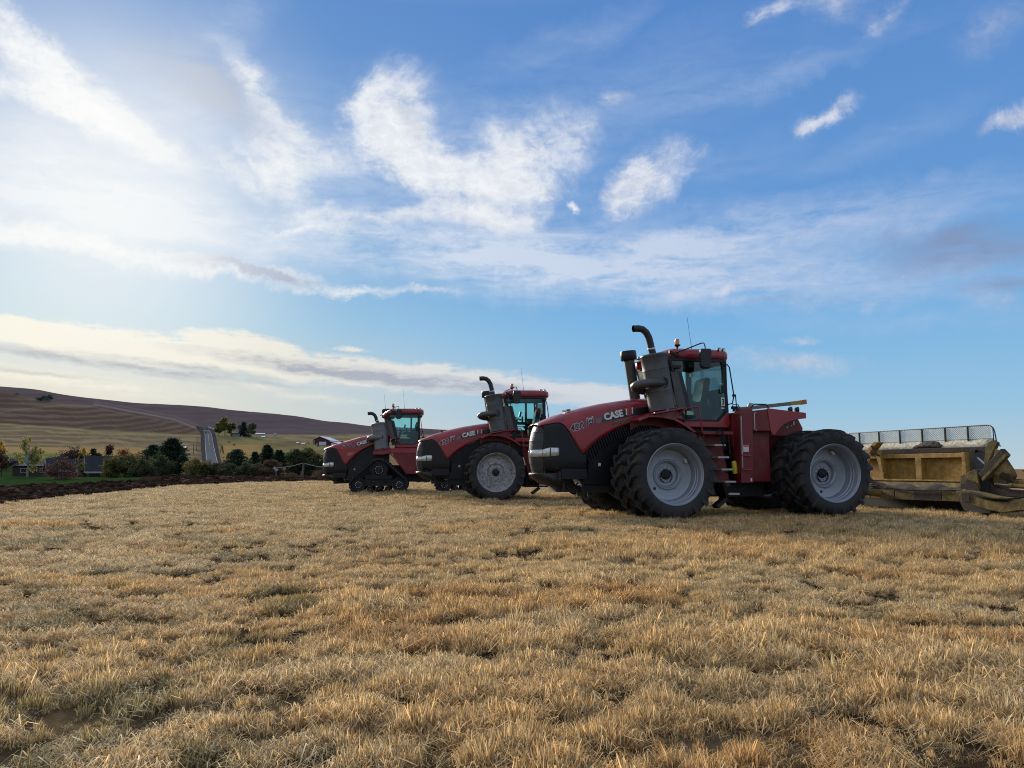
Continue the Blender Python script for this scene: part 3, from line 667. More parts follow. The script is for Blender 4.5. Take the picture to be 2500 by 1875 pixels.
rot = np.stack([RNG.normal(0, .10, n), RNG.normal(0, .10, n), RNG.uniform(0, 6.283, n)], 1)
a = me.attributes.new('turn', 'FLOAT_VECTOR', 'POINT'); a.data.foreach_set('vector', rot.astype(np.float32).ravel())
a = me.color_attributes.new('gtint', 'FLOAT_COLOR', 'POINT'); a.data.foreach_set('color', np.c_[T_, np.ones(n)].astype(np.float32).ravel())
go = link(bpy.data.objects.new('dry_grass', me)); tag(go, 'dry straw coloured grass and stubble covering the whole foreground field', 'dry grass', kind='stuff')
me.materials.append(m_grass)
ng = bpy.data.node_groups.new('scatter_grass', 'GeometryNodeTree')
ng.interface.new_socket('Geometry', in_out='INPUT', socket_type='NodeSocketGeometry'); ng.interface.new_socket('Geometry', in_out='OUTPUT', socket_type='NodeSocketGeometry')
gi = ng.nodes.new('NodeGroupInput'); gout = ng.nodes.new('NodeGroupOutput')
m2p = ng.nodes.new('GeometryNodeMeshToPoints'); iop = ng.nodes.new('GeometryNodeInstanceOnPoints'); ci = ng.nodes.new('GeometryNodeCollectionInfo')
ci.inputs['Collection'].default_value = clumps; ci.inputs['Separate Children'].default_value = True; ci.inputs['Reset Children'].default_value = True
def named(nm, dt):
    q = ng.nodes.new('GeometryNodeInputNamedAttribute'); q.data_type = dt; q.inputs['Name'].default_value = nm; return q.outputs['Attribute']
ng.links.new(gi.outputs[0], m2p.inputs[0]); ng.links.new(m2p.outputs[0], iop.inputs['Points']); ng.links.new(ci.outputs[0], iop.inputs['Instance'])
iop.inputs['Pick Instance'].default_value = True
ng.links.new(named('pick', 'INT'), iop.inputs['Instance Index']); ng.links.new(named('size', 'FLOAT'), iop.inputs['Scale'])
e2r = ng.nodes.new('FunctionNodeEulerToRotation'); ng.links.new(named('turn', 'FLOAT_VECTOR'), e2r.inputs[0]); ng.links.new(e2r.outputs[0], iop.inputs['Rotation'])
ng.links.new(iop.outputs[0], gout.inputs[0])
mod = go.modifiers.new('scatter', 'NODES'); mod.node_group = ng

# ================================================================ TRACTORS  (x forward, y to its left, z up)
ipl = lambda pts, x: float(np.interp(x, [p[0] for p in sorted(pts)], [p[1] for p in sorted(pts)]))
ZT = [(-.45, 2.79), (-.14, 2.77), (.19, 2.75), (.52, 2.70), (1.0, 2.62), (1.48, 2.51), (2.02, 2.35), (2.42, 2.19), (2.56, 2.12)]
WH = [(-.45, .60), (1.0, .58), (1.6, .55), (2.1, .50), (2.43, .42), (2.6, .38)]
ARCH = [(-.45, 2.34), (-.02, 2.29), (.14, 2.24), (.47, 2.14), (.82, 1.99), (1.14, 1.80), (1.39, 1.60), (1.535, 1.43)]
BND = [(1.535, 1.43), (1.66, 1.62), (1.78, 1.82), (1.87, 1.97), (1.96, 2.09), (2.03, 2.145), (2.12, 2.17), (2.44, 2.11), (2.56, 2.07)]
def nose_shift(x, z, kind):
    if kind != 'track': return z
    k = max(0.0, min(1.0, (x - .2) / 1.3)); return z - k * (.10 + .12 * max(0, min(1, (2.1 - z) / .5)))
def hood_section(x, zl=None):
    zt, w = ipl(ZT, x), ipl(WH, x); zl = zl if zl is not None else (ipl(ARCH, x) if x < 1.535 else ipl(BND, x)); d = min(.27, max(.015, zt - zl))
    rows = [(w * math.sin(k / 9 * math.pi / 2) ** .62, zt - d * (1 - math.cos(k / 9 * math.pi / 2))) for k in range(10)]
    return rows + [(w, zt - d + (zl - (zt - d)) * k / 6) for k in range(1, 7)]
def hood_y(x, z):
    zt, w = ipl(ZT, x), ipl(WH, x); d = .27
    if z <= zt - d: return w
    c = max(-1, min(1, 1 - (zt - z) / d)); return w * math.sin(math.acos(c)) ** .62

def text_mesh(body, kind, height, width, org, ang, off=.006, fat=0.0, italic=0.0, wall=None, front=None, spacing=1.0):
    """lettering mapped on to the bonnet side (or the nose front); returns vertices and faces"""
    cu = bpy.data.curves.new('lettering', 'FONT'); cu.body = body; cu.offset = fat; cu.shear = italic; cu.size = 1; cu.resolution_u = 3; cu.space_character = spacing
    ob = bpy.data.objects.new('lettering', cu); sc.collection.objects.link(ob)
    me = bpy.data.meshes.new_from_object(ob.evaluated_get(bpy.context.evaluated_depsgraph_get()))
    sc.collection.objects.unlink(ob)
    co = np.array([v.co[:] for v in me.vertices]); fs = [list(p.vertices) for p in me.polygons]
    mn, mx = co.min(0), co.max(0); co[:, 0] = (co[:, 0] - mn[0]) / (mx[0] - mn[0]) * width
    hh = co[:, 1]; lo = 0 if body.upper() == body or body.isdigit() else mn[1]; co[:, 1] = (hh - lo) / .70 * height
    out = []; t = R(ang)
    for u, v, _ in co:
        if front: y = org[1] + u; z = org[2] + v; out.append((front(y, z) + off, y, z)); continue
        x = org[0] - (u * math.cos(t) - v * math.sin(t)); z = org[1] + u * math.sin(t) + v * math.cos(t)
        y = wall if wall is not None else hood_y(x, z); out.append((x, y + off, nose_shift(x, z, kind)))
    return out, fs
def lettering(name, body, mt, parent, kind, *a, **k):
    v, f = text_mesh(body, kind, *a, **k); mb = MB()
    if k.get('front') is None: f = [q[::-1] for q in f]
    mb.add(v, f); return mb.build(name, mt, parent)

# ---- wheels: shared meshes, local centre at the hub, axle along y, the dished side at +y
TR = 1.0
def tyre_mesh():
    mb = MB()
    mb.lathe_y([(.640, -.205), (.655, -.232), (.72, -.258), (.80, -.264), (.87, -.252), (.910, -.225), (.928, -.15), (.932, 0), (.928, .15), (.910, .225), (.87, .252), (.80, .264), (.72, .258), (.655, .232), (.640, .205)], n=72)
    N = 21
    for side in (1, -1):
        for k in range(N):
            a0 = 2 * math.pi * (k + (0.5 if side < 0 else 0)) / N
            st = [(-.03, 0.03, .925, TR), (.05, -.06, .925, TR), (.13, -.14, .922, TR - .003), (.205, -.195, .905, TR - .010), (.264, -.215, .865, .962), (.274, -.222, .78, .83)]
            L, Rr = [], []
            for i, (y, da, rb, rt) in enumerate(st):
                hw = (.026 + .012 * i / 5) ; a = a0 + da
                for lst, sgn in ((L, -1), (Rr, 1)):
                    aa = a + sgn * hw / .97; bb = a + sgn * (hw + .016)
                    lst.append([((rb) * math.sin(bb), side * y, rb * math.cos(bb)), (rt * math.sin(aa), side * (y if i < 4 else y + .004), rt * math.cos(aa))])
            v = []
            for i in range(len(st)): v += [L[i][0], L[i][1], Rr[i][1], Rr[i][0]]
            f = []
            for i in range(len(st) - 1):
                for j in range(3):
                    q = (4 * i + j, 4 * i + j + 1, 4 * (i + 1) + j + 1, 4 * (i + 1) + j); f.append(q if side > 0 else q[::-1])
            f.append((0, 3, 2, 1) if side > 0 else (0, 1, 2, 3)); m = 4 * (len(st) - 1); f.append((m, m + 1, m + 2, m + 3) if side > 0 else (m, m + 3, m + 2, m + 1))
            mb.add(v, f)
    return mb
def rim_deep():
    mb = MB()
    mb.lathe_y([(.655, .215), (.660, .235), (.648, .245), (.636, .235), (.628, .21), (.612, .20), (.606, .165), (.598, .15), (.596, .10), (.582, .09), (.578, .03), (.562, .015), (.552, -.10), (.545, -.145), (.535, -.150),
                (.50, -.155), (.36, -.175), (.335, -.172), (.315, -.15), (.30, -.150), (.285, -.172), (.265, -.185), (.255, -.235), (.245, -.25), (.19, -.253), (.185, -.245), (.115, -.245), (.112, -.30), (.0, -.30)], n=72)
    mb.lathe_y([(.655, -.215), (.60, -.23), (.56, -.20), (.55, -.1)], n=48)
    return mb
def rim_flush():
    mb = MB()
    mb.lathe_y([(.655, .215), (.660, .235), (.648, .245), (.636, .235), (.628, .20), (.608, .19), (.602, .12), (.585, .10), (.575, .03), (.55, .02), (.33, .075), (.30, .085), (.285, .06), (.27, .03), (.255, .045), (.20, .055), (.18, .05), (.135, .05), (.13, .02), (0, .02)], n=72)
    mb.lathe_y([(.655, -.215), (.60, -.23), (.56, -.20), (.55, 0)], n=48)
    return mb
_w = {}
def wheel(parent, x, y, z, side, style, turn, rim='rim'):
    """side +1: dish towards +y. wheel (painted disc) > tyre, hub, bolt_ring"""
    key = (style, rim)
    if key not in _w:
        dep = -.245 if style == 'deep' else .05
        d = (rim_deep() if style == 'deep' else rim_flush()).build('wheel', M[rim])
        ty = tyre_mesh().build('tyre', M['tyre'], d)
        hb = MB().lathe_y([(.0, dep + .06), (.05, dep + .06), (.055, dep + .045), (.085, dep + .04), (.105, dep + .03), (.112, dep - .01), (.112, dep - .06)], n=28)
        for q in range(10): a = q * .628; hb.lathe_ax([(0, .012), (.012, .012), (.012, -.01)], (.08 * math.sin(a), dep + .04, .08 * math.cos(a)), (0, 1, 0), 6, False)
        hb.build('hub', M['dark'], d)
        for q in range(10):
            a = q * .628 + .31; MB().lathe_ax([(0, .022), (.014, .022), (.016, -.004)], (.152 * math.sin(a), dep + .002, .152 * math.cos(a)), (0, 1, 0), 6, False).build('bolt', M[rim], d)
        if style == 'deep':
            for q in range(6):
                a = q * 1.047 + .5; MB().lathe_ax([(0, .003), (.010, .003)], (.352 * math.sin(a), -.172, .352 * math.cos(a)), (0, 1, 0), 8, False).build('disc_hole', M['ink'], d)
            MB().lathe_ax([(0, .003), (.034, .003)], (.43 * math.sin(2.35), -.163, .43 * math.cos(2.35)), (0, 1, 0), 14, False).build('disc_hole', M['ink'], d)
            MB().obox((.50 * math.sin(-.95), -.11, .50 * math.cos(-.95)), (.03, 0, 0.01), (0, .03, 0), (0.01, 0, .045)).build('valve_tag', M['white'], d)
        MB().lathe_y([(0, -.17), (.59, -.17), (.60, -.15), (0, -.15)], n=32).build('dark_back_disc', M['dark'], d) if style == 'flush' else None  # added disc that makes the pale rim back read dark
        _w[key] = d; r = d
        r.parent = parent
    else: r = copy_tree(_w[key], parent)
    r.location = (x, y, z); r.rotation_euler = (0, turn, 0 if side > 0 else math.pi)
    return r

def track_unit(parent, x0, ys, mesh_cache={}):
    """triangular rubber track: centre x0, outer face at y = ys*1.6"""
    def hull():
        P = []
        for cx, cz, r in ((0, 1.03, .48), (.92, .375, .36), (-.92, .375, .36)):
            P += [(cx + r * math.cos(a), cz + r * math.sin(a)) for a in np.linspace(0, 2 * math.pi, 90, endpoint=False)]
        P = sorted(P); cr = lambda o, a, b: (a[0] - o[0]) * (b[1] - o[1]) - (a[1] - o[1]) * (b[0] - o[0])
        lo, up = [], []
        for p in P:
            while len(lo) > 1 and cr(lo[-2], lo[-1], p) <= 0: lo.pop()
            lo.append(p)
        for p in P[::-1]:
            while len(up) > 1 and cr(up[-2], up[-1], p) <= 0: up.pop()
            up.append(p)
        h = np.array(lo[:-1] + up[:-1]); h = np.r_[h, h[:1]]; s = np.r_[0, np.cumsum(np.hypot(*np.diff(h, axis=0).T))]
        N = 132; q = np.linspace(0, s[-1], N, endpoint=False); return np.stack([np.interp(q, s, h[:, 0]), np.interp(q, s, h[:, 1])], 1)
    if not mesh_cache:
        u = MB(); h = hull(); N = len(h); tn = np.roll(h, -1, 0) - np.roll(h, 1, 0); tn /= np.linalg.norm(tn, axis=1)[:, None]; nr = np.stack([tn[:, 1], -tn[:, 0]], 1)
        for y0, y1, t0, t1 in ((-.38, .38, -.03, .012),):
            rows = [[(h[i % N, 0] + nr[i % N, 0] * t, y, h[i % N, 1] + nr[i % N, 1] * t) for i in range(N + 1)] for y, t in ((y0, t0), (y0, t1), (y1, t1), (y1, t0), (y0, t0))]
            u.grid(rows, smooth=False, flip=True)
        for i in range(0, N, 3):
            for s_ in (1, -1):
                j = (i + (1 if s_ < 0 else 0)) % N; a = h[j]; c = nr[j]; tt = tn[j]
                u.obox((a[0] + c[0] * .035, s_ * .20, a[1] + c[1] * .035), (tt[0] * .03, 0, tt[1] * .03), (tt[0] * .05, s_ * .185, tt[1] * .05), (c[0] * .03, 0, c[1] * .03))
        belt = u.build('track_belt', M['tyre'])
        def disc(name, r, dots, y=.22):
            m_ = MB(); m_.lathe_y([(r, -y - .06), (r, y + .06), (r - .03, y + .07), (r - .05, y + .03), (r * .55, y + .02), (r * .5, y + .06), (r * .2, y + .07), (0, y + .09)], n=40)
            o = m_.build(name, M['dark'])
            if dots:
                b_ = MB()
                for q in range(10): a = q * .628; b_.lathe_ax([(0, .03), (.016, .03), (.018, 0)], (r * .42 * math.sin(a), y + .06, r * .42 * math.cos(a)), (0, 1, 0), 6, False)
                b_.build('bolt_ring', M['silver'], o)
                s_ = MB()
                for q in range(14): a = q * .4488; s_.bar((r * .55 * math.sin(a), y + .03, r * .55 * math.cos(a)), ((r - .05) * math.sin(a), y + .045, (r - .05) * math.cos(a)), .02, .03, (0, 1, 0))
                s_.build('spoke_rib', M['black'], o)
            return o
        dw = disc('drive_wheel', .41, True); iw = disc('idler_wheel', .325, True); rw = disc('roller', .135, False, .2)
        fr = MB(); fr.bar((0, .1, .75), (.92, .1, .36), .12, .2); fr.bar((0, .1, .75), (-.92, .1, .36), .12, .2); fr.box(-.55, .55, .16, .30, .62, .78); fr.box(-.6, .6, -.1, .2, .30, .46); fr.prism([(-.3, .3), (.3, .3), (.12, .9), (-.12, .9)], -.3, .1)
        for sx in (-1, 1): fr.lathe_ax([(0, .08), (.09, .08), (.10, 0)], (sx * .52, .26, .70), (0, 1, 0), 16)
        frame = fr.build('track_frame', M['black'])
        mesh_cache.update(belt=belt, dw=dw, iw=iw, rw=rw, fr=frame)
        for o in (belt, dw, iw, rw, frame): o.hide_render = False
        first = True
    else: first = False
    mc = mesh_cache; yc = 1.22
    def put(o, x, y, z, rz):
        c = o if o.parent is None else copy_tree(o); c.parent = parent; c.location = (x, y, z); c.rotation_euler = (0, 0, rz); return c
    rz = 0 if ys > 0 else math.pi
    for o, dx, dz in ((mc['belt'], 0, 0), (mc['fr'], 0, 0), (mc['dw'], 0, 1.03), (mc['iw'], .92, .36), (mc['iw'], -.92, .36), (mc['rw'], -.40, .16), (mc['rw'], 0, .16), (mc['rw'], .40, .16)):
        dd = dx if ys > 0 else dx
        put(o, x0 + dd, ys * yc, dz, rz)

def build_tractor(kind, loc, head_az, label, p):
    a = R(head_az); root = empty('tracked_tractor' if kind == 'track' else 'articulated_tractor', loc, math.atan2(math.cos(a), math.sin(a)))
    tag(root, label, 'tractor', 'red articulated tractors parked in a row')
    NS = lambda v: [(x, y, nose_shift(x, z, kind)) for x, y, z in v]
    def B(mb, name, mt, **k): return mb.build(name, M[mt], root, **k)
    def BN(mb, name, mt, **k): mb.v = NS(mb.v); return mb.build(name, M[mt], root, **k)
    # ---- bonnet
    mb = MB(); xs = np.unique(np.r_[np.linspace(-.45, 1.535, 22), np.linspace(1.535, 2.1, 18), np.linspace(2.1, 2.56, 8)])
    rows = [[(x, y, z) for y, z in hood_section(x)] for x in xs]; mb.grid(rows, flip=True)
    mb.grid([[(x, -y, z) for x, y, z in r_] for r_ in rows]); hood = BN(mb, 'bonnet', 'red', solid=.012)
    mb = MB(); mb.box(1.72, 1.80, -.18, .22, 2.445, 2.475); BN(mb, 'bonnet_catch', 'black')
    # ---- black nose: side panels, front panels
    mb = MB(); xs = np.linspace(1.42, 2.43, 16)
    def low(x): return 1.02 + (.05 if x > 2.2 else 0)
    yb = lambda x: ipl(WH, x) - .012
    rr = []
    for x in xs:
        zt_ = (ipl(BND, x) if x > 1.535 else 1.43) + .01; rr.append([(x, yb(x) - (.05 * max(0, (1.25 - z) / .3) if z < 1.25 else 0), z) for z in np.linspace(zt_, low(x), 12)])
    mb.grid(rr, flip=True); BN(mb, 'nose_side_panel', 'black', solid=.01)
    mb = MB(); mb.grid([[(x, -y, z) for x, y, z in r_] for r_ in rr]); BN(mb, 'nose_side_panel', 'black', solid=.01)
    xc = [(2.14, 2.50), (1.95, 2.575), (1.74, 2.62), (1.4, 2.64), (1.25, 2.62), (1.05, 2.57)]
    xco = lambda z: ipl([(q, w_) for q, w_ in xc], z)
    YE = .405
    def fx(y, z): return xco(z) - .19 * (abs(y) / YE) ** 2.2
    mb0 = MB(); mb0.grid([[(fx(y, z) - .012, y, z) for y in np.linspace(-YE, YE, 15)] for z in np.linspace(2.10, 1.02, 10)], flip=False); BN(mb0, 'nose_core', 'dark')
    for z1, z0 in ((2.115, 1.942), (1.932, 1.742), (1.732, 1.552), (1.382, 1.232), (1.222, 1.08)):
        mb = MB(); mb.grid([[(fx(y, z), y, z) for y in np.linspace(-YE, YE, 17)] for z in np.linspace(z1, z0, 4)], flip=True, smooth=False); BN(mb, 'grille_panel', 'grille', solid=.008)
    for sy in (1, -1):       # lamps: a front cell and a wrap-round side cell
        mb = MB(); ya, yc_ = .03 * sy, YE * sy
        mb.grid([[(fx(y, z) + .004, y, z) for y in np.linspace(ya, yc_, 9)] for z in (1.545, 1.39)], flip=sy > 0); f_ = BN(mb, 'headlight', 'lamp', solid=.02)
        mb = MB(); xs2 = np.linspace(2.44, 2.09, 10)
        mb.grid([[(x, sy * (yb(x) + .006), ipl([(2.09, 1.585), (2.3, 1.59), (2.44, 1.55)], x) if k == 0 else ipl([(2.09, 1.425), (2.12, 1.405), (2.44, 1.39)], x)) for x in xs2] for k in range(2)], flip=sy > 0); BN(mb, 'side_headlight', 'lamp', solid=.015)
        if sy > 0: mb = MB(); mb.box(2.27, 2.29, yb(2.28), yb(2.28) + .012, 1.40, 1.58); BN(mb, 'lamp_divider', 'black')
    # chin and bumper
    mb = MB(); mb.grid([[(fx(y, 1.08) - .02 - .03 * k, y, 1.08 - .05 * k) for y in np.linspace(-YE, YE, 9)] for k in range(3)], flip=True); mb.box(2.25, 2.44, -.30, .30, .90, 1.06); BN(mb, 'chin', 'black')
    mb = MB(); rows = []
    for k, (xx, zz, wy) in enumerate([(2.62, 1.03, .40), (2.64, 1.00, .41), (2.56, .90, .40), (2.38, .78, .38), (2.05, .70, .36), (1.75, .69, .34)]):
        rows.append([(xx - .20 * (abs(y) / .41) ** 2.2, y, zz) for y in np.linspace(-wy, wy, 15)])
    mb.grid(rows, flip=True)
    for sy in (1, -1):
        mb.grid([[(r_[-1 if sy > 0 else 0][0], r_[-1 if sy > 0 else 0][1], r_[-1 if sy > 0 else 0][2]) for r_ in rows[1:]], [(2.40, sy * .40, 1.02), (2.3, sy * .42, 1.01), (2.15, sy * .43, .99), (1.95, sy * .43, .96), (1.78, sy * .42, .93)]], flip=sy < 0, smooth=False)
    BN(mb, 'bumper', 'grille', solid=.03)
    mb = MB()
    mb = MB(); mb.box(1.48, 2.08, .44, .64, .88, 1.11); BN(mb, 'battery_box', 'black', bevel=.015)
    mb = MB(); mb.box(2.085, 2.13, .50, .60, .86, 1.06); BN(mb, 'box_end', 'mirror')
    mb = MB(); mb.box(1.5, 1.56, .40, .46, .62, .9); mb.box(1.95, 2.0, .40, .46, .62, .9); mb.box(1.3, 2.1, -.3, .3, .60, .75); mb.tube([(1.62, .4, .80), (1.8, .45, .66), (1.98, .4, .78)], .02, 6); BN(mb, 'tow_bracket', 'dark')
    # engine bay under the arch
    mb = MB(); zs_ = [(x, ipl(ARCH, x)) for x in np.linspace(-.45, 1.5, 14)]
    mb.prism([(x, z - .01) for x, z in zs_] + [(1.5, 1.0), (1.5, .78), (-.45, .78)], -.47, .47); BN(mb, 'engine_cover', 'black')
    mb = MB()
    for x in np.linspace(-.02, 1.46, 27):
        zt_ = ipl(ARCH, x) - .02; mb.bar((x, .50, zt_), (x - .09, .50, zt_ - .24), .022, .03, (0, 1, 0))
    BN(mb, 'louvre', 'black')
    mb = MB(); mb.box(1.10, 1.16, .475, .48, 1.18, 1.25); BN(mb, 'small_decal', 'white')
    # ---- lettering
    dz = .0
    if kind == 'track':
        lettering('model_number_outline', '540', M['silver'], root, kind, .14, .44, (1.70, 2.10), 14, off=.006, fat=.03, italic=.25)
        lettering('model_number', '540', M['ink'], root, kind, .13, .42, (1.69, 2.105), 14, off=.010, fat=.012, italic=.25)
        mb = MB(); c0 = (1.34, 1.90)
        for r0, m_, of in ((1.0, 'gold', .006), (.82, 'redprint', .009)):
            mb = MB(); v = []
            for q in range(25): a_ = q / 24 * 2 * math.pi; x = c0[0] + .155 * r0 * math.cos(a_); z = c0[1] + .075 * r0 * math.sin(a_) - .02 * math.cos(a_); v.append((x, hood_y(x, z) + of, z))
            mb.add([(c0[0], hood_y(*c0) + of, c0[1])] + v, [(0, i + 2, i + 1) for i in range(24)]); BN(mb, 'oval_emblem', m_)
        mb = MB(); v = []
        for x, z in ((1.44, 1.885), (1.36, 1.92), (1.25, 1.93), (1.23, 1.905), (1.29, 1.87), (1.38, 1.865)): v.append((x, hood_y(x, z) + .012, z))
        mb.add(v, [list(range(6))]); BN(mb, 'emblem_stroke', 'gold')
    else:
        for nm, bd, w_, xz in (('model_number', '420', .335, (1.825, 1.945)), ('model_name', 'jti', .205, (1.455, 2.045))):
            lettering(nm + '_outline', bd, M['silver'], root, kind, .152, w_ + .018, (xz[0] + .008, xz[1] - .004), 15.5, off=.006, fat=.045, italic=.22)
            lettering(nm, bd, M['ink'], root, kind, .146, w_, xz, 15.5, off=.010, fat=.014, italic=.22)
    for (x0, x1, mt_) in ((1.235, 1.10, 'silver_fade'), (1.10, .95, 'grey_fade'), (.95, -.1, 'ink')):
        if mt_ == 'silver_fade': mt2 = M.get(mt_) or M.setdefault(mt_, mat('grey_fade_print', (.16, .15, .17), .5))
        elif mt_ == 'grey_fade': mt2 = M.get(mt_) or M.setdefault(mt_, mat('dark_fade_print', (.06, .055, .065), .5))
        else: mt2 = M['ink']
        mb = MB(); xs2 = np.linspace(x0, x1, 10 if mt_ == 'ink' else 3); up = [(1.235, 2.245), (.95, 2.33), (.6, 2.43), (.3, 2.49), (-.1, 2.56)]; dn = [(1.235, 2.135), (.95, 2.20), (.6, 2.275), (.3, 2.335), (-.1, 2.38)]
        mb.grid([[(x, hood_y(x, z) + .0035, z) for z in np.linspace(ipl(dn, x), ipl(up, x), 5)] for x in xs2], flip=True); mb.v = NS(mb.v); mb.build('decal_band', mt2, root)
    lettering('maker_name', 'CASE', M['silver'], root, kind, .145, .47, (1.03, 2.215), 13.0, off=.008, fat=.05)
    for k, (dx, mt_, h_) in enumerate(((.0, 'silver', .15), (.045, 'redprint', .21), (.095, 'redprint', .21), (.145, 'silver', .15))):   # the maker's IH letters
        x = .52 - dx; z = 2.335 + dx * .21 - (.02 if mt_ == 'redprint' else 0); mb = MB(); w_ = .034
        mb.grid([[(x, hood_y(x, z + q * h_) + .009, z + q * h_), (x - w_, hood_y(x - w_, z + .007 + q * h_) + .009, z + q * h_ + .007)] for q in np.linspace(0, 1, 7)], smooth=False); BN(mb, 'maker_letter', mt_)
    lettering('series_name_outline', 'STEIGER', M['gold'], root, kind, .085, .46, (.855, 2.080), 13.5, off=.0055, fat=.045)
    lettering('series_name', 'STEIGER', M['ink'], root, kind, .075, .45, (.85, 2.084), 13.5, off=.009, fat=.006)
    v, f = text_mesh('CASE IH', kind, .045, .23, (0, -.03, 1.82), 0, off=.010, fat=.02, front=fx)
    mb = MB(); mb.add(v, f); BN(mb, 'front_badge', 'white')
    # ---- chassis
    mb = MB(); mb.box(-1.55, 1.5, -.36, .36, .58, 1.25); mb.box(-4.75, -1.75, -.38, .38, .62, 1.35); mb.box(-2.9, -1.2, -.7, .7, .48, .9); mb.lathe_ax([(.30, -.3), (.30, .3)], (-1.68, 0, .95), (0, 0, 1), 20); B(mb, 'chassis', 'dark')  # frame deepened and a belly box added to darken the ground underneath
    for x in (0, -3.9):
        mb = MB(); mb.lathe_y([(.14, -1.55), (.14, -.9), (.24, -.6), (.30, -.2), (.30, .2), (.24, .6), (.14, .9), (.14, 1.55)], (x, 0, .96), 24); B(mb, 'axle', 'dark')
    # ---- front mudguards
    for sy in (1, -1):
        if kind == 'track':
            mb = MB(); mb.prism([(.24, 1.90), (-.56, 2.05), (-.60, 1.86), (-.50, 1.80), (-.26, 1.73), (.23, 1.73)], sy * .58, sy * 1.22); B(mb, 'mudguard', 'red', bevel=.012)
            mb = MB(); mb.bar((-.42, .95 * sy, 1.86), (-1.30, .95 * sy, 1.06), .52, .05, (1, 0, 1)); B(mb, 'guard_plate', 'red')
        else:
            path = [(.42, 2.20), (.36, 2.25), (.18, 2.325), (-.14, 2.325), (-.46, 2.265), (-.74, 2.13), (-1.0, 1.95), (-1.16, 1.78), (-1.30, 1.5), (-1.42, 1.1), (-1.50, .62)]
            mb = MB(); rows = []
            for i, (x, z) in enumerate(path):
                cx, cz = x * .965 + .0, (z - 1) * .955 + 1
                yo = 1.08 if x > -1.2 else .80
                rows.append([(x, sy * .60, z - .0), (x, sy * (yo - .03), z), (x, sy * yo, z - .008), (cx, sy * yo, cz), (cx, sy * (yo - .02), cz)])
            mb.grid(rows, flip=sy < 0); B(mb, 'mudguard', 'red', solid=.012)
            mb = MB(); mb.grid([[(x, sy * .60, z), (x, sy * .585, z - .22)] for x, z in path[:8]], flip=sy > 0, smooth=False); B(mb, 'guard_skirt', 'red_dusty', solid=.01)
    # ---- exhaust aftertreatment can, on its bracket
    cz0, cz1, cx0, cx1 = (2.43, 3.69, -.195, 0.0) if kind != 'track' else (2.0, 3.18, -.135, .06)
    ax = Vector((cx1 - cx0, 0, cz1 - cz0)); L = ax.length; canm = p.get('can', 'can')
    mb = MB(); rc = .298 if kind != 'track' else .325
    mb.lathe_ax([(0, 0), (rc, 0), (rc + .008, .01), (rc, .03), (rc, L * .33), (rc + .006, L * .335), (rc, L * .345), (rc, L * .72), (rc + .006, L * .725), (rc, L * .735), (rc, L - .04), (rc + .008, L - .025), (rc, L - .005), (rc * .9, L + .012), (.10, L + (.02 if kind != 'track' else .05)), (0, L + (.03 if kind != 'track' else .06))], (cx0, 1.0, cz0), ax, 44); can = B(mb, 'exhaust_can', canm)
    for q in np.linspace(-.9, .9, 2):
        pass
    s = Vector((cx1, 1.0, cz1)); dzp = cz1 - 3.69; hp = .0 if kind != 'track' else -.12
    pp = [(.0, 1.0, 3.66), (.035, 1.0, 3.80), (.065, 1.0, 3.95), (.10, 1.0, 4.08), (.16, 1.0, 4.19), (.25, 1.0, 4.26), (.35, 1.0, 4.275), (.48, 1.0, 4.265)]
    pp = [Vector((x + (cx1), y, z + dzp + hp * (z > 3.8))) for x, y, z in pp]
    mb = MB(); mb.tube([pp[0], pp[0] * .5 + pp[1] * .5, pp[1]], [.085, .082, .080], 18); B(mb, 'exhaust_neck', 'pipe')
    mb = MB(); mb.tube(pp[1:], .078, 18, caps=False); mb.tube(pp[1:], .070, 18, caps=False); B(mb, 'exhaust_pipe', 'pipe')
    mb = MB(); e = pp[-1]; mb.lathe_ax([(.0, -.14), (.07, -.14), (.07, 0)], e, (pp[-1] - pp[-2]), 18); B(mb, 'pipe_mouth', 'ink')
    mb = MB(); q = pp[1]; dd = (pp[2] - pp[1]).normalized(); mb.lathe_ax([(.086, 0), (.088, .005), (.088, .035), (.086, .04)], q, dd, 24); B(mb, 'pipe_clamp', 'band')
    ez = 3.03 if kind != 'track' else 2.53
    mb = MB(); ep = [(-.12, 1.14, ez), (-.07, 1.25, ez), (.03, 1.29, ez - .005), (.20, 1.27, ez - .015), (.36, 1.20, ez - .035), (.45, 1.09, ez - .055), (.46, .97, ez - .08), (.40, .86, ez - .10), (.28, .76, ez - .12), (.12, .68, ez - .13)]
    mb.tube(ep, .098 if kind != 'track' else .12, 20); B(mb, 'charge_pipe', canm if kind == 'track' else 'can')
    mb = MB(); mb.lathe_ax([(.118, 0), (.145, .0), (.145, .03), (.118, .035)], (-.075, 1.26, ez), (.25, 1, 0), 24); B(mb, 'pipe_flange', 'pipe')
    mb = MB(); w0 = cz0 - .03
    mb.prism([(cx0 + .33, w0 - .045), (cx0 - .37, w0 + .085), (cx0 - .37, w0 + .045), (cx0 + .33, w0 - .085)], .62, 1.33); mb.prism([(cx0 + .30, w0 - .085), (cx0 - .33, w0 + .035), (cx0 - .50, w0 - .16), (cx0 + .50, w0 - .13)], .65, 1.05); B(mb, 'can_bracket', 'red', bevel=.01)
    # ---- air intake stack on the centre line
    ix = 0 if kind != 'track' else -.34
    mb = MB(); mb.tube([(-.075 + ix, -.2, 2.70), (.075 + ix, -.2, 3.72)], .125, 24); B(mb, 'intake_stack', 'can')
    mb = MB(); mb.lathe_ax([(.0, 0), (.185, 0), (.195, .02), (.195, .20), (.18, .225), (0, .235)], (.08 + ix, -.2, 3.72), (.1, 0, 1), 28); B(mb, 'intake_cap', 'black')
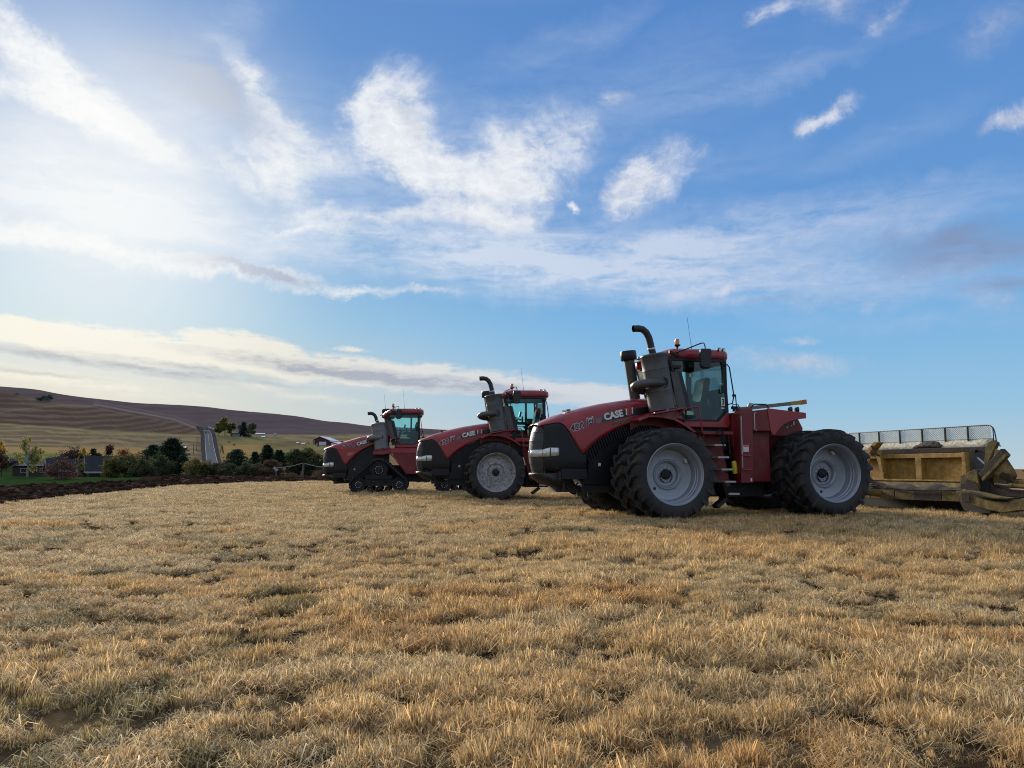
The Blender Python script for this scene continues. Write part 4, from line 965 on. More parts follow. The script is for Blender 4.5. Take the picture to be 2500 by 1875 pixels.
    # ---- cab
    def plan(n=64):
        P = []
        for q in range(n):
            a_ = 2 * math.pi * q / n; c, s_ = math.cos(a_), math.sin(a_); e = .34
            px_ = math.copysign(abs(c) ** e, c); py_ = math.copysign(abs(s_) ** e, s_); x = -1.06 + px_ * 1.00; y = py_ * .95
            x -= .46 * max(0, px_) * (abs(y) / .95) ** 1.8; P.append((x, y))
        return P
    pl = plan(); cx = -1.1; rings = []
    for sc_, z in ((.93, 3.66), (.985, 3.665), (1.0, 3.70), (1.0, 3.78), (.985, 3.835), (.93, 3.875), (.80, 3.90), (.4, 3.925), (.02, 3.93)):
        rings.append([(cx + (x - cx) * sc_, y * sc_, z - .17 * max(0, min(1, (cx + (x - cx) * sc_ + .62) / .5)) ** 1.3 + .04 * min(0, (x + 1.1)) * -0.3) for x, y in pl])
    n_ = len(pl); mb = MB(); mb.add([q for r_ in rings for q in r_], [(i * n_ + k, i * n_ + (k + 1) % n_, (i + 1) * n_ + (k + 1) % n_, (i + 1) * n_ + k) for i in range(len(rings) - 1) for k in range(n_)], True)
    mb.add(rings[0], [list(range(n_))[::-1]]); B(mb, 'cab_roof', 'red')
    mb = MB(); lo = [(cx + (x - cx) * .93, y * .955, 3.575 - .10 * max(0, min(1, (x + .62) / .5))) for x, y in pl]; hi = [(x, y, z + .10) for x, y, z in lo]
    mb.add(lo + hi, [(k, (k + 1) % n_, n_ + (k + 1) % n_, n_ + k) for k in range(n_)]); mb.add([(x, y * .9, z + .04) for x, y, z in lo], [list(range(n_))[::-1]]); B(mb, 'roof_rail', 'black')
    for x, y in ((-1.72, .90), (-1.86, .84), (-1.9, -.6)):
        mb = MB(); mb.lathe_ax([(0, -.05), (.035, -.045), (.055, -.01), (.056, .02), (.05, .025), (0, .027)], (x, y, 3.88), (-.4, .9 if y > 0 else -.9, -.1), 16); mb.box(x - .012, x + .012, y - .03, y, 3.80, 3.86); B(mb, 'work_light', 'black')
        mb = MB(); dv = Vector((-.4, .9 if y > 0 else -.9, -.1)).normalized(); mb.lathe_ax([(0, .03), (.046, .028)], (x, y, 3.88), dv, 16); B(mb, 'lamp_glass', 'lamp')
    mb = MB(); mb.prism([(.02, 3.62), (-.30, 3.80), (-.55, 3.83), (-.30, 3.76)], -.3, .1); mb.lathe_ax([(0, .06), (.10, .05), (.12, 0)], (-.28, -.3, 3.77), (0, 0, 1), 16); B(mb, 'roof_antenna_dome', 'step')
    side = [(-.42, 3.62), (-.82, 2.50), (-.76, 2.22), (-1.62, 2.22), (-1.85, 2.43), (-1.80, 3.62)]
    for sy in (1, -1):
        mb = MB(); mb.add([(x, sy * .90, z) for x, z in side], [(0, 1, 2, 3, 4, 5) if sy > 0 else (5, 4, 3, 2, 1, 0)]); B(mb, 'door_glass', 'glass')
        mb = MB(); yy = .915 * sy
        for i in range(6):
            a_, b_ = side[i], side[(i + 1) % 6]; wd = (.055, .05, .04, .04, .085, .06)[i]
            mb.bar((a_[0], yy, a_[1]), (b_[0], yy, b_[1]), wd, .06, (0, 1, 0)) if False else mb.obox(((a_[0] + b_[0]) / 2, yy, (a_[1] + b_[1]) / 2), ((b_[0] - a_[0]) / 2, 0, (b_[1] - a_[1]) / 2), (0, .032, 0), tuple(Vector((-(b_[1] - a_[1]), 0, b_[0] - a_[0])).normalized() * wd / 2))
        B(mb, 'door_frame', 'black')
        if sy < 0:
            mb = MB(); mb.box(-1.50, -1.42, -.93, -.87, 2.2, 3.62); mb.box(-1.84, -1.45, -.93, -.88, 2.2, 3.0); B(mb, 'rear_pillar', 'cabin')
    mb = MB(); mb.add([(-.30, -.62, 3.60), (-.30, .62, 3.60), (-.66, .70, 2.40), (-.66, -.70, 2.40)], [(0, 1, 2, 3)]); mb.add([(-.30, .62, 3.60), (-.42, .89, 3.60), (-.82, .89, 2.45), (-.66, .70, 2.40)], [(0, 1, 2, 3)]); mb.add([(-.30, -.62, 3.60), (-.42, -.89, 3.60), (-.82, -.89, 2.45), (-.66, -.70, 2.40)], [(3, 2, 1, 0)]); B(mb, 'windscreen', 'glass')
    mb = MB(); mb.add([(-1.845, -.84, 3.56), (-1.845, .84, 3.56), (-1.87, .84, 2.98), (-1.87, -.84, 2.98)], [(0, 1, 2, 3)]); B(mb, 'rear_window', 'glass')
    mb = MB(); mb.box(-1.90, -1.84, -.9, .9, 2.2, 2.99); mb.box(-1.88, -1.80, .83, .93, 2.4, 3.64); mb.box(-1.88, -1.80, -.93, -.83, 2.4, 3.64); mb.box(-1.87, -1.81, -.9, .9, 3.55, 3.64)
    mb.prism([(-1.80, 3.56), (-1.80, 3.44), (-1.83, 3.44), (-1.83, 3.56)], -.85, -.65); B(mb, 'cab_rear_frame', 'cabin')
    mb = MB(); mb.box(-1.84, -.72, -.9, .9, 2.16, 2.215); B(mb, 'cab_floor', 'cabin')
    mb = MB(); mb.prism([(-.76, 2.20), (-.79, 2.06), (-1.88, 2.06), (-1.91, 2.14), (-1.91, 2.42), (-1.86, 2.42), (-1.63, 2.20)], .80, .96); mb.prism([(-.76, 2.20), (-.79, 2.06), (-1.88, 2.06), (-1.91, 2.14), (-1.91, 2.42), (-1.86, 2.42), (-1.63, 2.20)], -.96, -.80); mb.box(-1.91, -1.87, -.8, .8, 2.06, 2.42); mb.box(-.79, -.72, -.8, .8, 2.06, 2.35); B(mb, 'cab_sill', 'red', bevel=.02)
    mb = MB(); mb.box(-1.9, -.7, -.8, .8, 1.55, 2.06); B(mb, 'cab_underbody', 'dark')
    for zz, xx in ((2.30, -.86), (3.44, -.53)):
        mb = MB(); mb.box(xx - .16, xx + .05, .945, .985, zz - .04, zz + .04); mb.lathe_ax([(0, .02), (.018, .02)], (xx - .10, .985, zz), (0, 1, 0), 8); mb.lathe_ax([(0, .02), (.018, .02)], (xx - .02, .985, zz), (0, 1, 0), 8); B(mb, 'door_hinge', 'mirror', bevel=.01)
    mb = MB(); mb.box(-1.83, -1.70, .935, .97, 2.86, 3.04); B(mb, 'door_latch', 'black', bevel=.01)
    # interior
    mb = MB(); sr = [(-1.34, 2.62), (-1.30, 2.72), (-1.62, 2.76), (-1.66, 2.90), (-1.72, 3.22), (-1.77, 3.34), (-1.86, 3.36), (-1.90, 3.30), (-1.84, 2.95), (-1.78, 2.62)]; mb.prism([(x + .06, z - .04) for x, z in sr], -.26, .26); seat = B(mb, 'driver_seat', 'seat', bevel=.04)
    mb = MB(); mb.box(-1.62, -1.40, -.17, .17, 2.2, 2.6); B(mb, 'seat_base', 'black')
    mb = MB(); mb.box(-1.55, -1.05, -.50, -.30, 2.74, 2.84); mb.box(-1.28, -1.22, -.42, -.38, 2.8, 3.05); B(mb, 'armrest_console', 'black', bevel=.02)
    mb = MB(); mb.obox((-1.16, -.40, 3.12), (.03, 0, .01), (0, .13, 0), (-.02, 0, .09)); B(mb, 'monitor', 'black')
    mb = MB(); mb.bar((-.78, 0, 2.2), (-.98, 0, 2.88), .10, .10); mb.lathe_ax([(.0, .0), (.03, .02)], (-1.0, 0, 2.9), (-.5, 0, 1), 8)
    rg = [Vector((-1.02, 0, 2.93)) + Vector((.17 * math.cos(q / 18 * 6.283) * .86, .19 * math.sin(q / 18 * 6.283), .17 * math.cos(q / 18 * 6.283) * .35)) for q in range(19)]; mb.tube(rg, .014, 6, caps=False); B(mb, 'steering_wheel', 'black')
    mb = MB(); mb.tube([(-.7, -.80, 2.95), (-1.4, -.84, 2.95)], .012, 6); B(mb, 'grab_bar', 'black'); mb = MB(); mb.tube([(-.85, .80, 2.60), (-1.45, .84, 2.60)], .012, 6); B(mb, 'grab_bar', 'black')
    mb = MB(); mb.box(-1.72, -.85, -.85, -.55, 2.2, 2.55); B(mb, 'side_console', 'cabin', bevel=.03)
    # heater boxes between can and cab
    o_ = -.0
    mb = MB(); mb.prism([(-.36, 3.30), (-.55, 3.29), (-.74, 2.46), (-.52, 2.44)], .99, 1.12); B(mb, 'cooler_box', 'can', bevel=.01)
    mb = MB(); mb.prism([(-.55, 3.32), (-.68, 3.31), (-.90, 2.43), (-.74, 2.43)], 1.0, 1.03); B(mb, 'heat_shield', 'ink')
    mb = MB(); mb.bar((-.36, 1.0, 3.68), (-.50, 1.0, 3.20), .05, .12, (0, 1, 0)); mb.tube([(-.5, .97, 3.3), (-.62, .99, 3.45), (-.60, .99, 3.1), (-.75, .99, 2.7)], .012, 6); mb.bar((-.62, .9, 2.45), (-.70, .9, 2.2), .12, .2); B(mb, 'support_post', 'black')
    # sign on the door
    if p.get('three'):
        mb = MB(); mb.box(-1.79, -1.705, .948, .956, 2.565, 2.76); B(mb, 'number_card', 'white')
        lettering('card_digit', '3', M['ink'], root, 'x', .125, .055, (-1.722, 2.60), 0, off=.004, fat=.03, wall=.956)
        mb = MB(); mb.box(-1.78, -1.69, .948, .954, 2.50, 2.525); B(mb, 'door_label', 'white')
    # mirror, beacon, aerials, rails
    mx_ = p['mirror_x']
    mb = MB(); mb.prism([(mx_ + .12, 3.82), (mx_ + .14, 3.74), (mx_ + .13, 3.42), (mx_ + .07, 3.375), (mx_ - .07, 3.375), (mx_ - .11, 3.42), (mx_ - .14, 3.76), (mx_ - .12, 3.83)], 1.24, 1.36); B(mb, 'mirror', 'mirror', bevel=.025)
    mb = MB(); x0 = mx_ + .68 if p.get('three') else mx_ + .30
    mb.tube([(x0, .96, 3.72), (mx_ + .40, 1.08, 3.82), (mx_ + .08, 1.26, 3.955), (mx_ + .02, 1.28, 3.96), (mx_, 1.29, 3.90), (mx_, 1.30, 3.80)], .014, 8); mb.obox((x0 - .06, .985, 3.735), (.12, 0, .04), (0, .03, 0), (0, 0, .03)); B(mb, 'mirror_arm', 'black')
    bx_ = p['beacon_x']; mb = MB(); mb.tube([(bx_, .62, 3.86), (bx_, .62, 3.98)], [.02, .025], 8); mb.lathe_ax([(.03, 0), (.075, .03), (.075, .05), (.05, .055)], (bx_, .62, 3.96), (0, 0, 1), 16); B(mb, 'beacon_base', 'black')
    mb = MB(); mb.lathe_ax([(.052, 0), (.054, .10), (.045, .125), (0, .13)], (bx_, .62, 4.015), (0, 0, 1), 16); B(mb, 'beacon', 'amber')
    for x, y, zt_ in p['aerials']:
        mb = MB(); mb.tube([(x, y, 3.86), (x, y, 3.95), (x + .015, y, 4.1), (x + .09, y, zt_)], [.014, .008, .0045, .004], 5); B(mb, 'aerial', 'can')
    mb = MB(); mb.tube([(-1.80, .96, 3.53), (-1.86, 1.0, 3.525), (-1.90, 1.02, 3.46), (-1.99, 1.03, 2.80), (-1.95, 1.02, 2.62), (-1.86, .97, 2.60)], .015, 8); mb.box(-2.03, -1.96, 1.0, 1.06, 2.78, 2.83); mb.tube([(-2.03, 1.03, 2.80), (-2.06, 1.03, 2.40)], .014, 6); B(mb, 'grab_rail', 'black')
    mb = MB(); mb.tube([(-.50, 1.18, 2.30), (-.60, 1.2, 2.42), (-.70, 1.22, 2.47), (-.95, 1.25, 2.51), (-.97, 1.26, 2.47), (-1.0, 1.25, 2.2), (-1.08, 1.24, 1.78)], .017, 8); mb.tube([(-.82, 1.24, 2.49), (-.84, 1.24, 2.0)], .012, 6) if False else None; B(mb, 'step_handrail', 'red')
    # ---- steps
    if kind == 'track':
        mb = MB(); mb.prism([(-.60, 1.84), (-1.85, 1.84), (-1.97, .83), (-1.28, .83), (-.80, 1.45)], .86, 1.20); B(mb, 'side_body', 'red_dusty', bevel=.02)
        mb = MB(); mb.prism([(-.56, 2.02), (-1.86, 2.02), (-1.86, 1.80), (-.56, 1.80)], .8, 1.22); B(mb, 'platform', 'red', bevel=.02)
    else:
        mb = MB(); mb.prism([(-.95, 1.95), (-1.70, 1.95), (-1.72, 1.88), (-.98, 1.88)], .85, 1.42); B(mb, 'platform', 'red_dusty', bevel=.008)
        mb = MB(); mb.prism([(-1.0, 1.88), (-1.62, 1.88), (-1.86, .72), (-1.30, .72)], .94, .99)
        for yy in (1.02,): mb.prism([(-1.08, 1.88), (-1.16, 1.88), (-1.46, .80), (-1.38, .80)], yy, yy + .02)
        B(mb, 'step_side', 'red_dusty')
        mb = MB(); mb.prism([(-1.40, .80), (-1.48, .80), (-1.62, .50), (-1.50, .50)], 1.02, 1.42); B(mb, 'lower_step_hanger', 'hose')
        for i in range(5):
            x, z = -1.23 - i * .078, 1.66 - i * .27; mb = MB(); mb.box(x, x - .27, 1.04, 1.43, z - .02, z); mb.box(x, x - .27, 1.43, 1.445, z - .035, z + .004); B(mb, 'step', 'step')
        mb = MB(); mb.tube([(-1.30, 1.44, 1.90), (-1.34, 1.46, 1.98), (-1.42, 1.46, 1.98), (-1.46, 1.46, 1.85), (-1.42, 1.46, 1.52)], .014, 8); mb.tube([(-1.56, 1.2, 1.95), (-1.68, 1.2, 1.95), (-1.72, 1.2, 1.7), (-1.74, 1.2, 1.45)], .02, 8); B(mb, 'hand_loop', 'black')
    mb = MB(); mb.lathe_ax([(0, 0), (.055, .01), (.06, .03), (.06, .27), (.04, .30), (0, .30)], (-1.91, 1.12, 1.0), (.10, 0, 1), 14); B(mb, 'bottle', 'yellow') if kind != 'track' else None
    mb = MB()
    for q in range(7): z = 1.75 - q * .13; mb.tube([(-1.55 - .05 * (q % 2), .7, z), (-1.75, .95 + .03 * (q % 3), z - .06), (-2.0, .7, z - .02)], .018, 6)
    B(mb, 'hydraulic_hose', 'hose')
    mb = MB(); mb.obox((-1.46, 1.2, .37), (.13, 0, -.10), (0, .12, 0), (.03, 0, .03)); B(mb, 'mud_flap', 'dark', bevel=.01) if kind != 'track' else None
    # ---- rear frame, tanks and mudguards
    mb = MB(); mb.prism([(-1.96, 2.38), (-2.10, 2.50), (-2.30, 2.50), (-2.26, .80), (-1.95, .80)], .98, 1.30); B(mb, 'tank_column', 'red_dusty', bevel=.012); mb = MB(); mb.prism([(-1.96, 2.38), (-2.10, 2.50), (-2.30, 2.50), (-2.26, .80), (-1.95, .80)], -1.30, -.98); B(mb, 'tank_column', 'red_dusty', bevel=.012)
    for z in (1.44, 1.12): mb = MB(); mb.box(-1.97, -2.20, 1.302, 1.35, z - .03, z); B(mb, 'foot_ledge', 'red')
    mb = MB(); mb.box(-1.97, -1.985, 1.31, 1.34, 1.15, 2.30); mb.tube([(-2.36, 1.30, 2.40), (-2.33, 1.31, 2.36), (-2.33, 1.31, 2.02), (-2.38, 1.30, 1.98)], .012, 6); B(mb, 'trim_rail', 'step')
    mb = MB(); mb.box(-2.16, -2.02, 1.303, 1.309, 1.50, 1.655); B(mb, 'warning_label', 'white')
    mb = MB(); mb.box(-2.15, -2.03, 1.3095, 1.313, 1.615, 1.65); B(mb, 'label_header', 'amberbox')
    mb = MB(); mb.box(-2.22, -2.18, 1.303, 1.309, .84, .91); B(mb, 'small_decal', 'white')
    mb = MB(); mb.prism([(-1.93, 2.36), (-2.0, 2.40), (-2.0, 1.55), (-1.93, 1.62)], -.95, 1.02); B(mb, 'tank_front', 'red_dusty')
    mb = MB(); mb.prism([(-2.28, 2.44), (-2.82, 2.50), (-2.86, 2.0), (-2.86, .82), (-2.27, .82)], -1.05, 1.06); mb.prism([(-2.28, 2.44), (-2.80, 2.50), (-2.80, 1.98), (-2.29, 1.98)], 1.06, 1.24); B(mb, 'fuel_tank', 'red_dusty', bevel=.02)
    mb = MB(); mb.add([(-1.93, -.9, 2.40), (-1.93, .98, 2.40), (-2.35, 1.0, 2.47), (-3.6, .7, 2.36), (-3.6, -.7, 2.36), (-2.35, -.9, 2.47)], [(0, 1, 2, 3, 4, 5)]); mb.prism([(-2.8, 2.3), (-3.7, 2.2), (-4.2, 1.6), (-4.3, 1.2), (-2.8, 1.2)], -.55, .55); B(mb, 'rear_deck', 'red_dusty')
    for sy in (1, -1):
        mb = MB(); o1 = [(-2.70, 2.51), (-3.72, 2.42), (-3.72, 2.29), (-3.48, 2.265), (-3.30, 2.22), (-3.14, 2.15), (-3.02, 2.06), (-2.94, 1.97), (-2.88, 1.90), (-2.84, 1.89), (-2.79, 1.95), (-2.765, 2.05)]
        mb.prism(o1, sy * 1.22, sy * 1.26); B(mb, 'rear_mudguard', 'red', bevel=.006)
        mb = MB(); mb.prism([(-2.72, 2.49), (-3.70, 2.40), (-3.70, 2.38), (-2.72, 2.46)], sy * .6, sy * 1.215); mb.prism([(-3.45, 2.38), (-3.72, 2.38), (-3.88, 2.08), (-3.85, 1.9), (-3.0, 1.9), (-3.05, 2.05)], sy * .85, sy * .88); B(mb, 'guard_deck', 'red_dusty')
    mb = MB(); mb.box(-3.66, -3.62, .885, .89, 2.16, 2.24); B(mb, 'small_decal', 'white')
    mb = MB(); mb.lathe_ax([(0, .006), (.02, .006)], (-3.46, .885, 2.1), (0, 1, 0), 8); B(mb, 'bolt', 'silver'); mb = MB(); mb.lathe_ax([(0, .006), (.016, .006)], (-3.58, .885, 2.14), (0, 1, 0), 8); B(mb, 'bolt', 'silver')
    for x in (-3.42, -3.60):
        mb = MB(); mb.lathe_ax([(0, -.07), (.05, -.05), (.07, 0), (.07, .03), (0, .035)], (x, 1.1, 2.50), (-.9, .3, 0), 14); B(mb, 'rear_work_light', 'mirror')
    mb = MB(); mb.tube([(-2.34, 1.18, 2.50), (-2.36, 1.18, 2.56), (-2.42, 1.18, 2.60), (-2.72, 1.18, 2.60), (-2.77, 1.18, 2.56), (-2.78, 1.18, 2.50)], .016, 8); mb.box(-1.98, -2.12, .9, 1.0, 2.50, 2.56); mb.tube([(-1.98, .95, 2.5), (-2.0, .95, 2.6), (-2.14, .95, 2.6), (-2.2, .95, 2.5)], .012, 6); B(mb, 'top_rail', 'black')
    if p.get('boom'):
        mb = MB(); mb.bar((-2.15, .72, 2.50), (-3.66, .72, 2.675), .10, .085); B(mb, 'marker_beam', 'can_light')
        mb = MB(); mb.bar((-3.66, .72, 2.675), (-3.95, .72, 2.71), .11, .095); B(mb, 'marker_band', 'marker_yellow')
        mb = MB(); mb.bar((-3.965, .72, 2.712), (-4.09, .72, 2.727), .13, .11); B(mb, 'marker_end', 'amberbox')
        mb = MB(); mb.lathe_ax([(.09, 0), (.055, .12), (0, .125)], (-2.68, .6, 2.56), (0, 0, 1), 16); B(mb, 'receiver_dome', 'step')
    # ---- wheels or tracks
    if kind == 'track':
        for x in (-.05, -3.95):
            for sy in (1, -1): track_unit(root, x, sy)
    else:
        yo, yi = 1.75, .96; i = 0
        for x in (0, -3.9):
            for y, s_ in ((yo, 1), (yi, 1), (-yi, -1), (-yo, -1)):
                st_ = p['outer'] if abs(y) > 1.5 else 'flush'
                if x < 0: st_ = 'deep' if abs(y) > 1.5 else 'flush'
                w_ = wheel(root, x, y, 1.0 + (.02 if x < 0 else 0), s_, st_, (1.1, .3, 2.2, 4.0, .55, .15, 1.0, 2.0)[i] if i else 0.0, p['rim']); i += 1
    return root

T1 = build_tractor('wheel', (2.951, 18.327, -.055), -104.5, 'nearest red tractor with silver dual wheels and a number 3 card on its cab',
    dict(mirror_x=-1.14, beacon_x=-.79, aerials=[(-1.11, .7, 4.67)], three=True, outer='deep', rim='rim', boom=True))
T2 = build_tractor('wheel', (-.80, 28.0, -.055), -98.0, 'middle red tractor of the row, its front wheel rim spotted with mud',
    dict(mirror_x=-.80, beacon_x=-.72, aerials=[(-1.12, .7, 4.72)], outer='flush', rim='rim_dirty'))
T3 = build_tractor('track', (-6.30, 37.0, -.01), -97.0, 'red tractor on triangular rubber tracks, farthest of the row',
    dict(mirror_x=-.90, beacon_x=-.62, aerials=[(-.25, .5, 4.75), (-1.15, .7, 4.9)], can='can_light'))

# ================================================================ PULL SCRAPER behind the nearest tractor (x along its width towards the viewer, y into its length)
S = empty('pull_scraper', (10.143, 19.45, 0), R(-69.84)); tag(S, 'muddy yellow pull scraper with a mesh guard, hitched behind the nearest tractor', 'scraper')
# local frame: x from far end to near end, +y points towards the tractor side, so depth away from the viewer's face is -y... the face looks to -y
def SB(mb, name, mt, **k): return mb.build(name, M[mt], S, **k)
sg = 1.0     # depth direction (behind the front face)
# front apron: frame and two recessed panels
XL, XR, ZB, ZTp = -2.35, 1.36, .76, 1.44
for x0, x1 in ((XL + .12, -1.13), (-1.07, -.04), (.14, 1.27)):
    mb = MB(); mb.box(x0, x1, .10 * sg, .13 * sg, .80, 1.33); SB(mb, 'apron_panel', 'scraper')
mb = MB(); mb.box(XL, 1.27, -.02, .10, 1.33, 1.44); SB(mb, 'top_rail', 'scraper', bevel=.008)
mb = MB(); mb.prism([(XL, .80), (1.27, .80), (1.27, .76), (XL, .76)], -.04, .12); SB(mb, 'bottom_ledge', 'scraper', bevel=.006)
for x0, x1 in ((-1.13, -1.05), (-.04, .14), (1.27, 1.37)):
    mb = MB(); mb.prism([(x0, .77), (x1, .77), (x1 - .01, 1.45 if x0 > 1 else 1.33), (x0, 1.45 if x0 > 1 else 1.33)], -.03, .11); SB(mb, 'rib', 'scraper', bevel=.006)
mb = MB(); mb.grid([[(x, y, z) for x in np.linspace(XL, 1.5, 12)] for y, z in ((.02, .76), (-.03, .70), (-.10, .62), (-.22, .56))]); SB(mb, 'apron_lip', 'scraper_muddy', solid=.02)
mb = MB(); mb.prism([(XL, .76), (1.45, .76), (1.5, .5), (XL, .5)], .06, 1.0); SB(mb, 'bowl_floor', 'dark')
mb = MB(); mb.box(XL, 1.22, .95, 1.0, .5, 1.56); mb.box(XL, XL + .05, .1, .95, .5, 1.5); mb.add([(1.50, .12, .5), (1.50, .12, 1.5), (1.22, .95, 1.56), (1.22, .95, .5)], [(0, 1, 2, 3)]); SB(mb, 'bowl_back', 'dark')
mb = MB(); mb.box(XL, 1.74, .12, 3.4, .07, .5); SB(mb, 'bowl_shade_box', 'dark')  # low dark box added so the gap under the bowl reads black
mb = MB(); mb.box(-2.5, 1.83, .24, .32, 1.45, 1.575); SB(mb, 'cross_beam', 'mud', bevel=.01)
mb = MB(); mb.tube([(1.5, .2, 1.32), (1.80, .12, 1.12)], .02, 8); mb.lathe_ax([(.04, -.03), (.04, .03)], (1.80, .12, 1.12), (0, 1, 0), 12); SB(mb, 'brace_rod', 'screen')
# mesh guard with its pale lower plate
guard_y = .5
mb = MB(); mb.grid([[(x, y_, z) for x in np.linspace(-2.7, 1.70, 23)] for y_, z in ((.33, 1.58), (.50, 1.775))]); SB(mb, 'guard_plate', 'pale_plate', solid=.02)
mb = MB(); mb.tube([(-2.75, guard_y, 2.07), (1.55, guard_y, 2.08), (1.64, guard_y, 2.07), (1.71, guard_y, 2.01), (1.74, guard_y, 1.93), (1.77, guard_y, 1.7), (1.86, guard_y, 1.58)], .014, 8); mb.tube([(1.70, guard_y, 2.0), (1.71, guard_y, 1.6)], .012, 6); SB(mb, 'guard_frame', 'dark')
for x in (-2.34, -1.64, -.94, -.24, .44, 1.07):
    mb = MB(); mb.prism([(x - .012, 2.07), (x + .012, 2.07), (x + .014, 1.77), (x + .035, 1.70), (x - .005, 1.70), (x - .012, 1.77)], guard_y - .05, guard_y - .01); SB(mb, 'guard_post', 'mud')
V, F_ = [], []
px_, pz_ = .050, .052; nx, nz = 89, 6           # expanded metal: thin zig-zag strands
for j in range(nz * 2 + 1):
    z0 = 1.775 + j * .295 / (nz * 2)
    for i in range(nx):
        x0 = -2.72 + i * px_ + (px_ / 2 if j % 2 else 0)
        if x0 > 1.66: continue
        for sx in (-1, 1):
            if j == nz * 2: continue
            a = Vector((x0, guard_y - .02, z0)); b_ = Vector((x0 + sx * px_ / 2, guard_y - .02, z0 + .295 / (nz * 2)))
            d_ = (b_ - a); nrm = Vector((-d_.z, 0, d_.x)).normalized() * .0078; k0 = len(V)
            V += [a - nrm, a + nrm, b_ + nrm, b_ - nrm, a + Vector((0, .006, 0)), b_ + Vector((0, .006, 0))]; F_ += [(k0, k0 + 1, k0 + 2, k0 + 3), (k0, k0 + 3, k0 + 5, k0 + 4), (k0 + 1, k0 + 4, k0 + 5, k0 + 2)]
mb = MB(); mb.add(V, F_); tag(SB(mb, 'guard_mesh', 'screen'), kind='stuff')
mb = MB(); rr_ = []
for i in range(15):
    x = -.42 + i * .06; rr_.append([(x, .30, 1.58), (x, .30, 1.60 + .05 * math.sin(i / 14 * math.pi) + .02 * math.sin(i * 2.3)), (x, .46, 1.68 + .09 * math.sin(i / 14 * math.pi))])
mb.grid(rr_, flip=True); SB(mb, 'mud_cake', 'mud', solid=.02)
# far arm
mb = MB(); mb.prism([(-1.60, 1.50), (-1.25, 1.78), (-1.12, 1.76), (-1.48, 1.42)], -.12, .10); mb.prism([(-1.22, 1.50), (-1.08, 1.56), (-1.0, .98), (-1.10, 1.05)], -.12, -.04); SB(mb, 'apron_arm', 'scraper', bevel=.01)
mb = MB(); mb.tube([(-1.50, -.12, 1.18), (-1.38, -.12, 1.46)], .025, 10); SB(mb, 'ram_rod', 'rod')
mb = MB(); mb.tube([(-1.30, -.14, 1.66), (-1.18, -.14, 1.45), (-1.08, -.1, 1.40)], .03, 8); SB(mb, 'pivot_bar', 'mud')
# cutting-edge beam, in sections
for x0, x1, mt_ in ((-2.5, -1.22, 'scraper_muddy'), (-1.20, -.43, 'scraper_muddy'), (-.41, .16, 'scraper_muddy'), (.16, .95, 'mud'), (.96, 1.62, 'scraper_muddy')):
    mb = MB(); mb.box(x0, x1, -.36, -.28, .30 + .01 * (x1 > 1), .535); SB(mb, 'edge_beam', mt_, bevel=.01)
mb = MB(); rr_ = []
for i, x in enumerate(np.linspace(-2.4, 1.6, 40)): rr_.append([(x, -.36, .53 + .012 * math.sin(i * 1.9)), (x, -.30, .60 + .035 * math.sin(i * 1.1 + 1) + .06 * max(0, -x - .6)), (x, -.12, .66 + .04 * math.sin(i * .7) + .06 * max(0, -x - .6)), (x, .0, .70)])
mb.grid(rr_, flip=True); SB(mb, 'mud_bank', 'mud', solid=.02)
mb = MB(); mb.tube([(-.6, -.40, .60), (-.1, -.42, .55), (.5, -.42, .545), (1.1, -.40, .56), (1.5, -.42, .59), (1.72, -.52, .60), (1.95, -.62, .545), (2.2, -.66, .47), (2.5, -.66, .42), (2.8, -.62, .42), (3.1, -.6, .47), (3.4, -.5, .5)], .020, 8); SB(mb, 'hydraulic_hose', 'hose')
mb = MB(); mb.tube([(1.62, -.50, .60), (1.9, -.60, .53), (2.15, -.63, .445), (2.5, -.63, .385), (2.9, -.6, .38), (3.3, -.5, .42)], .018, 8); SB(mb, 'hydraulic_hose', 'hose')
mb = MB(); mb.tube([(-1.5, -.3, .80), (-1.2, -.38, .62), (-.9, -.38, .64), (-1.0, -.36, .72), (-1.35, -.34, .72)], .022, 8); SB(mb, 'hydraulic_hose', 'hose')
# near end: boxes, arms, big side plate
mb = MB(); mb.prism([(1.55, .90), (1.62, .93), (1.93, 1.06), (1.99, 1.0), (2.02, .60), (1.55, .60)], -.45, -.10); SB(mb, 'end_box', 'scraper_muddy', bevel=.01)
mb = MB(); mb.prism([(1.56, .60), (2.05, .56), (1.98, .70), (1.88, .79), (1.80, .77), (1.74, .83), (1.66, .72), (1.58, .74)], -.47, -.455); SB(mb, 'mud_cake', 'mud')
mb = MB(); mb.prism([(1.93, .58), (2.20, .50), (2.26, .85), (2.12, .98), (1.97, 1.06)], -.40, -.05); SB(mb, 'inner_box', 'dark', bevel=.02)
mb = MB(); mb.obox((2.42, -.45, 1.16), (.29, 0, .27), (0, .07, 0), (-.065, 0, .07)); SB(mb, 'lift_arm', 'mud', bevel=.015)
mb = MB(); mb.obox((2.47, -.475, 1.095), (.30, 0, .275), (0, .06, 0), (-.022, 0, .024)); SB(mb, 'arm_edge', 'scraper_muddy', bevel=.008)
mb = MB(); mb.prism([(1.98, 1.12), (2.06, 1.16), (2.30, 1.56), (2.34, 1.64), (2.24, 1.70), (2.12, 1.66), (2.05, 1.52)], -.22, -.12); SB(mb, 'bellcrank', 'scraper_muddy', bevel=.01)
mb = MB(); mb.prism([(2.34, 1.50), (2.47, 1.46), (2.72, 1.06), (2.78, .92), (2.72, .80), (2.60, .72), (2.52, .54), (2.44, .50), (2.36, .62), (2.20, .76)], -.30, -.24); SB(mb, 'side_plate', 'scraper_muddy', bevel=.01)
